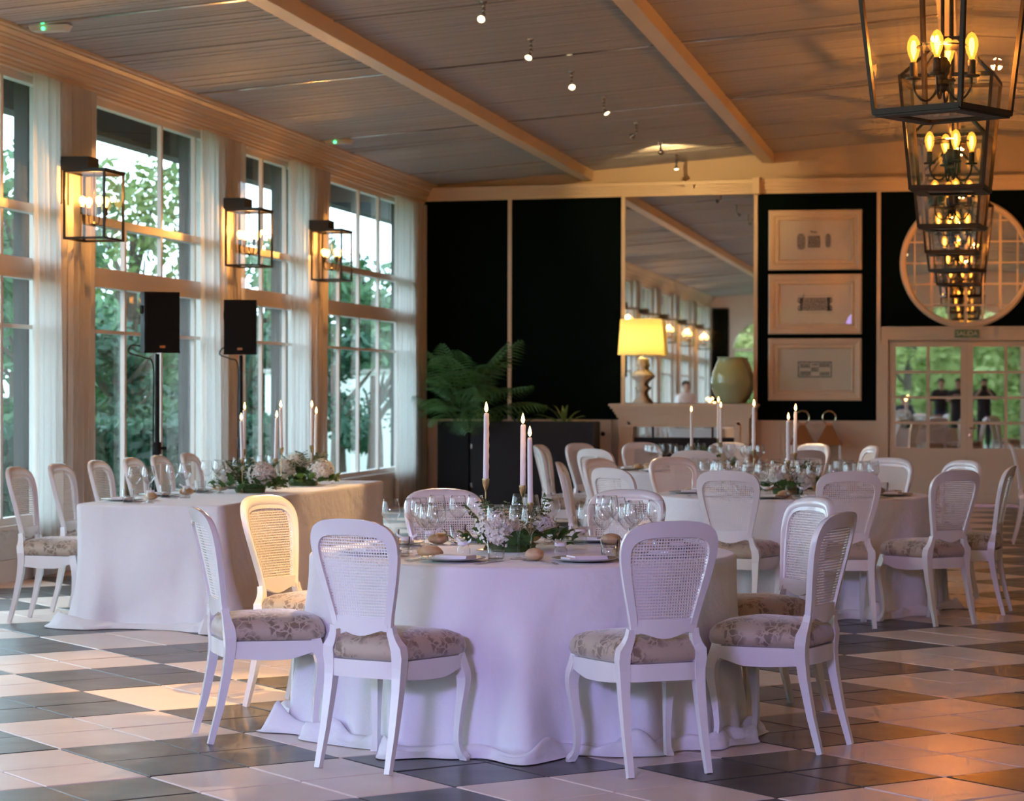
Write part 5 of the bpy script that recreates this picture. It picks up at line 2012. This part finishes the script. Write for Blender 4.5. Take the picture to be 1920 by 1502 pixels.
def person(loc, rz, label, shirt, trousers, arms, hairm='hair', stride=.08, sit=False):
    t = thing('person', label, 'person', loc, rz)
    hipz = .93
    legs = []
    L = [(0, 0, hipz, (.125, .085)), (0, .0, 1.08, (.115, .08)), (0, -.01, 1.28, (.135, .088)), (0, -.01, 1.40, (.115, .07)), (0, 0, 1.50, (.058, .058)), (0, .01, 1.565, (.055, .06)), (0, .02, 1.63, (.073, .088)), (0, .015, 1.70, (.078, .092)), (0, .0, 1.755, (.055, .065))]
    E = [(0, 1), (1, 2), (2, 3), (3, 4), (4, 5), (5, 6), (6, 7), (7, 8)]
    pants_v, pants_e = [(0, 0, hipz + .02, (.185, .135)), (0, 0, hipz + .16, (.17, .12))], [(0, 1)]
    shirt_v, shirt_e = [(0, 0, hipz - .12, (.19, .145)), (0, 0, 1.04, (.185, .14)), (0, -.01, 1.26, (.20, .145)), (0, -.01, 1.40, (.19, .125)), (0, 0, 1.53, (.075, .075))], [(0, 1), (1, 2), (2, 3), (3, 4)]
    dz = -.43 if sit else 0
    drop = lambda V: [(v[0], v[1], v[2] + dz, v[3]) for v in V]
    L, shirt_v, pants_v = drop(L), drop(shirt_v), drop(pants_v)
    for s in (-1, 1):
        i = len(L)
        if sit:
            leg = [(s * .09, .02, .53, .088), (s * .11, .43, .52, .060), (s * .11, .40, .12, .042), (s * .11, .40, .05, .045), (s * .12, .54, .035, .036)]
        else:
            leg = [(s * .09, 0, .86, .088), (s * .10, s * stride + .02, .50, .058), (s * .10, s * stride - .02, .10, .042), (s * .105, s * stride - .01, .05, .045), (s * .115, s * stride + .14, .035, .036)]
        L += leg
        E += [(0, i), (i, i + 1), (i + 1, i + 2), (i + 2, i + 3), (i + 3, i + 4)]
        j = len(pants_v)
        pants_v += [(*leg[0][:3], .118), (*leg[1][:3], .085), (leg[2][0], leg[2][1], leg[2][2] - .05, .072)]
        pants_e += [(0, j), (j, j + 1), (j + 1, j + 2)]
        sh = (s * .19, -.01, 1.40 + dz)
        el, wr_ = [(q[0], q[1], q[2] + dz) for q in arms[0 if s < 0 else 1]]
        i = len(L)
        hd = (Vector(wr_) - Vector(el)).normalized()
        pm = Vector(wr_) + hd * .06
        L += [(*sh, .056), (*el, .042), (*wr_, .028), (*pm, (.036, .022))]
        E += [(3, i), (i, i + 1), (i + 1, i + 2), (i + 2, i + 3)]
        # five separate fingers
        sd = hd.cross(Vector((0, 0, 1)))
        if sd.length < .2:
            sd = Vector((1, 0, 0))
        sd.normalize()
        nr = sd.cross(hd)
        for q, (off, ln) in enumerate(((-.026, .065), (-.009, .075), (.009, .07), (.025, .055))):
            k = len(L)
            b0 = pm + sd * off + hd * .03
            L += [(*b0, .0085), (*(b0 + hd * ln * .5 + nr * .008), .008), (*(b0 + hd * ln * .8 + nr * .03), .007)]
            E += [(i + 3, k), (k, k + 1), (k + 1, k + 2)]
        k = len(L)
        b0 = pm - sd * .030 - hd * .01
        L += [(*b0, .011), (*(b0 - sd * .022 + hd * .03), .0095), (*(b0 - sd * .022 + hd * .055 + nr * .012), .008)]
        E += [(i + 3, k), (k, k + 1), (k + 1, k + 2)]
        j = len(shirt_v)
        mid = Vector(sh) + (Vector(el) - Vector(sh)) * .75
        shirt_v += [(*sh, .095), (*mid, .075)]
        shirt_e += [(3, j), (j, j + 1)]
    skin_obj('body', L, E, 'skin', t)
    skin_obj('shirt', shirt_v, shirt_e, shirt, t)
    skin_obj('trousers', pants_v, pants_e, trousers, t)
    h = MB()

    def fn(u, v):
        th, p = 2 * math.pi * u, math.pi * .5 * v
        front = max(0, math.sin(th))
        lo = .22 * front
        p = lo + (math.pi / 2 - lo) * v - (.35 if math.sin(th) < -.2 else 0) * (1 - v)
        return (.094 * math.cos(p) * math.cos(th), -.006 + .108 * math.cos(p) * math.sin(th), 1.70 + .10 * math.sin(p))
    h.grid(fn, 24, 8, True)
    h.obj('hair', hairm, t, 'all', (0, 0, dz))
    f = MB()
    for s in (-1, 1):
        f.sphere((s * .030, .092, 1.665), .010, 8, 6)
    f.obj('eyes', 'hair', t, 'all', (0, 0, dz))
    MB().add([(-.012, .098, 1.625), (.012, .098, 1.625), (0, .122, 1.628), (0, .100, 1.668)], [(0, 1, 2), (0, 2, 3), (2, 1, 3)]).obj('nose', 'skin', t, False, (0, 0, dz))
    MB().box(-.022, .022, .096, .103, 1.598, 1.604).obj('mouth', 'copper', t, False, (0, 0, dz))
    for s in (-1, 1):
        MB().sphere((s * .083, .0, 1.645), .026, 8, 6, (.4, .6, 1)).obj('ear', 'skin', t, 'all', (0, 0, dz))
        MB().sphere((s * .112, .47 if sit else s * stride + .06, .045), .05, 10, 6, (.95, 2.3, .85)).obj('shoe', 'shoe', t, 'all')
    return t


# people face +Y (towards the doors); their images show in the mirrored panes
person((.30, -.55, 0), 0, 'person in black raising a camera, reflected in the right mirrored door', 'cloth_black', 'cloth_black', [((-.30, .12, 1.22), (-.09, .30, 1.50)), ((.30, .12, 1.22), (.09, .30, 1.50))])
pc = thing('photo_camera', 'black camera held up by the reflected person in black', 'camera', (.30, -.17, 1.555))
MB().box(-.07, .07, -.03, .03, -.045, .045).box(-.03, .03, -.03, .03, .045, .07).obj('camera_body', 'black_plastic', pc)
b = MB().lathe([(.0001, 0), (.036, 0), (.038, .10), (.034, .10), (.0001, .09)], 18)
o = b.obj('camera_lens', 'black_plastic', pc, True)
o.rotation_euler = (R_(-90), 0, 0)
o.location = (0, .03, 0)
person((-.80, -1.3, 0), R_(-8), 'person in dark polo shirt and blue jeans reflected in the left mirrored door', 'cloth_black', 'cloth_navy', [((-.27, -.04, 1.12), (-.27, .08, .90)), ((.27, -.03, 1.12), (.24, .16, .95))])
person((-.36, -1.0, 0), R_(5), 'person in black beside the polo shirt, half behind the door stile', 'cloth_black', 'cloth_black', [((-.28, .10, 1.20), (-.12, .30, 1.30)), ((.28, .08, 1.18), (.10, .30, 1.30))])
person((-6.45, 7.6, 0), R_(-40), 'person in pale shirt reflected low in the mantel mirror', 'cloth_white', 'cloth_black', [((-.26, .05, 1.14), (-.15, .28, 1.05)), ((.26, .05, 1.14), (.15, .28, 1.05))])

person((-1.78, -1.75, 0), R_(180), 'seated person in dark blue jacket, back turned, reflected in the left door', 'cloth_blue', 'cloth_black', [((-.27, .06, 1.14), (-.14, .30, 1.12)), ((.27, .06, 1.14), (.14, .30, 1.12))], sit=True)
chair(-1.78, -1.70, R_(180), 'cane-back chair under the seated person reflected in the doors', 'chairs behind the camera')

# violet stage light on a stand at the garden end (its glow tints the front tables)
ls = thing('stage_light_stand', 'dark stand with violet stage lights seen in the mantel mirror', 'stage light', (-2.9, -2.6, 0))
MB().tube([(0, 0, .1), (0, 0, 3.4)], .022, 10).obj('pole', 'black_metal', ls, True)
MB().bar((-.5, 0, 3.4), (.5, 0, 3.4), .05, .05).obj('cross_bar', 'black_metal', ls)
for k in range(3):
    a = R_(120 * k)
    MB().tube([(0, 0, .7), (.5 * math.cos(a), .5 * math.sin(a), .02)], .014, 6).obj('leg', 'black_metal', ls, True)
for x in (-.38, 0, .38):
    hd = MB().lathe([(.06, -.11), (.085, -.09), (.095, .09), (.09, .09)], 16, cap=False).obj('lamp_head', 'black_metal', ls, True)
    hd.location = (x, .06, 3.28)
    hd.rotation_euler = (R_(-105), 0, 0)
    le = MB().lathe([(.0001, .07), (.088, .07)], 16).obj('lens', 'led_violet', ls)
    le.location = (x, .06, 3.28)
    le.rotation_euler = (R_(-105), 0, 0)
for x in (-.38, 0, .38):
    lamp('SPOT', (-2.9 + x * 1.6, -2.2, 3.2), 1150, (.43, .38, 1.0), .42, aim=(-2.6 + x * 6, 9.6, -.4), angle=34, blend=1, name='violet_beam')
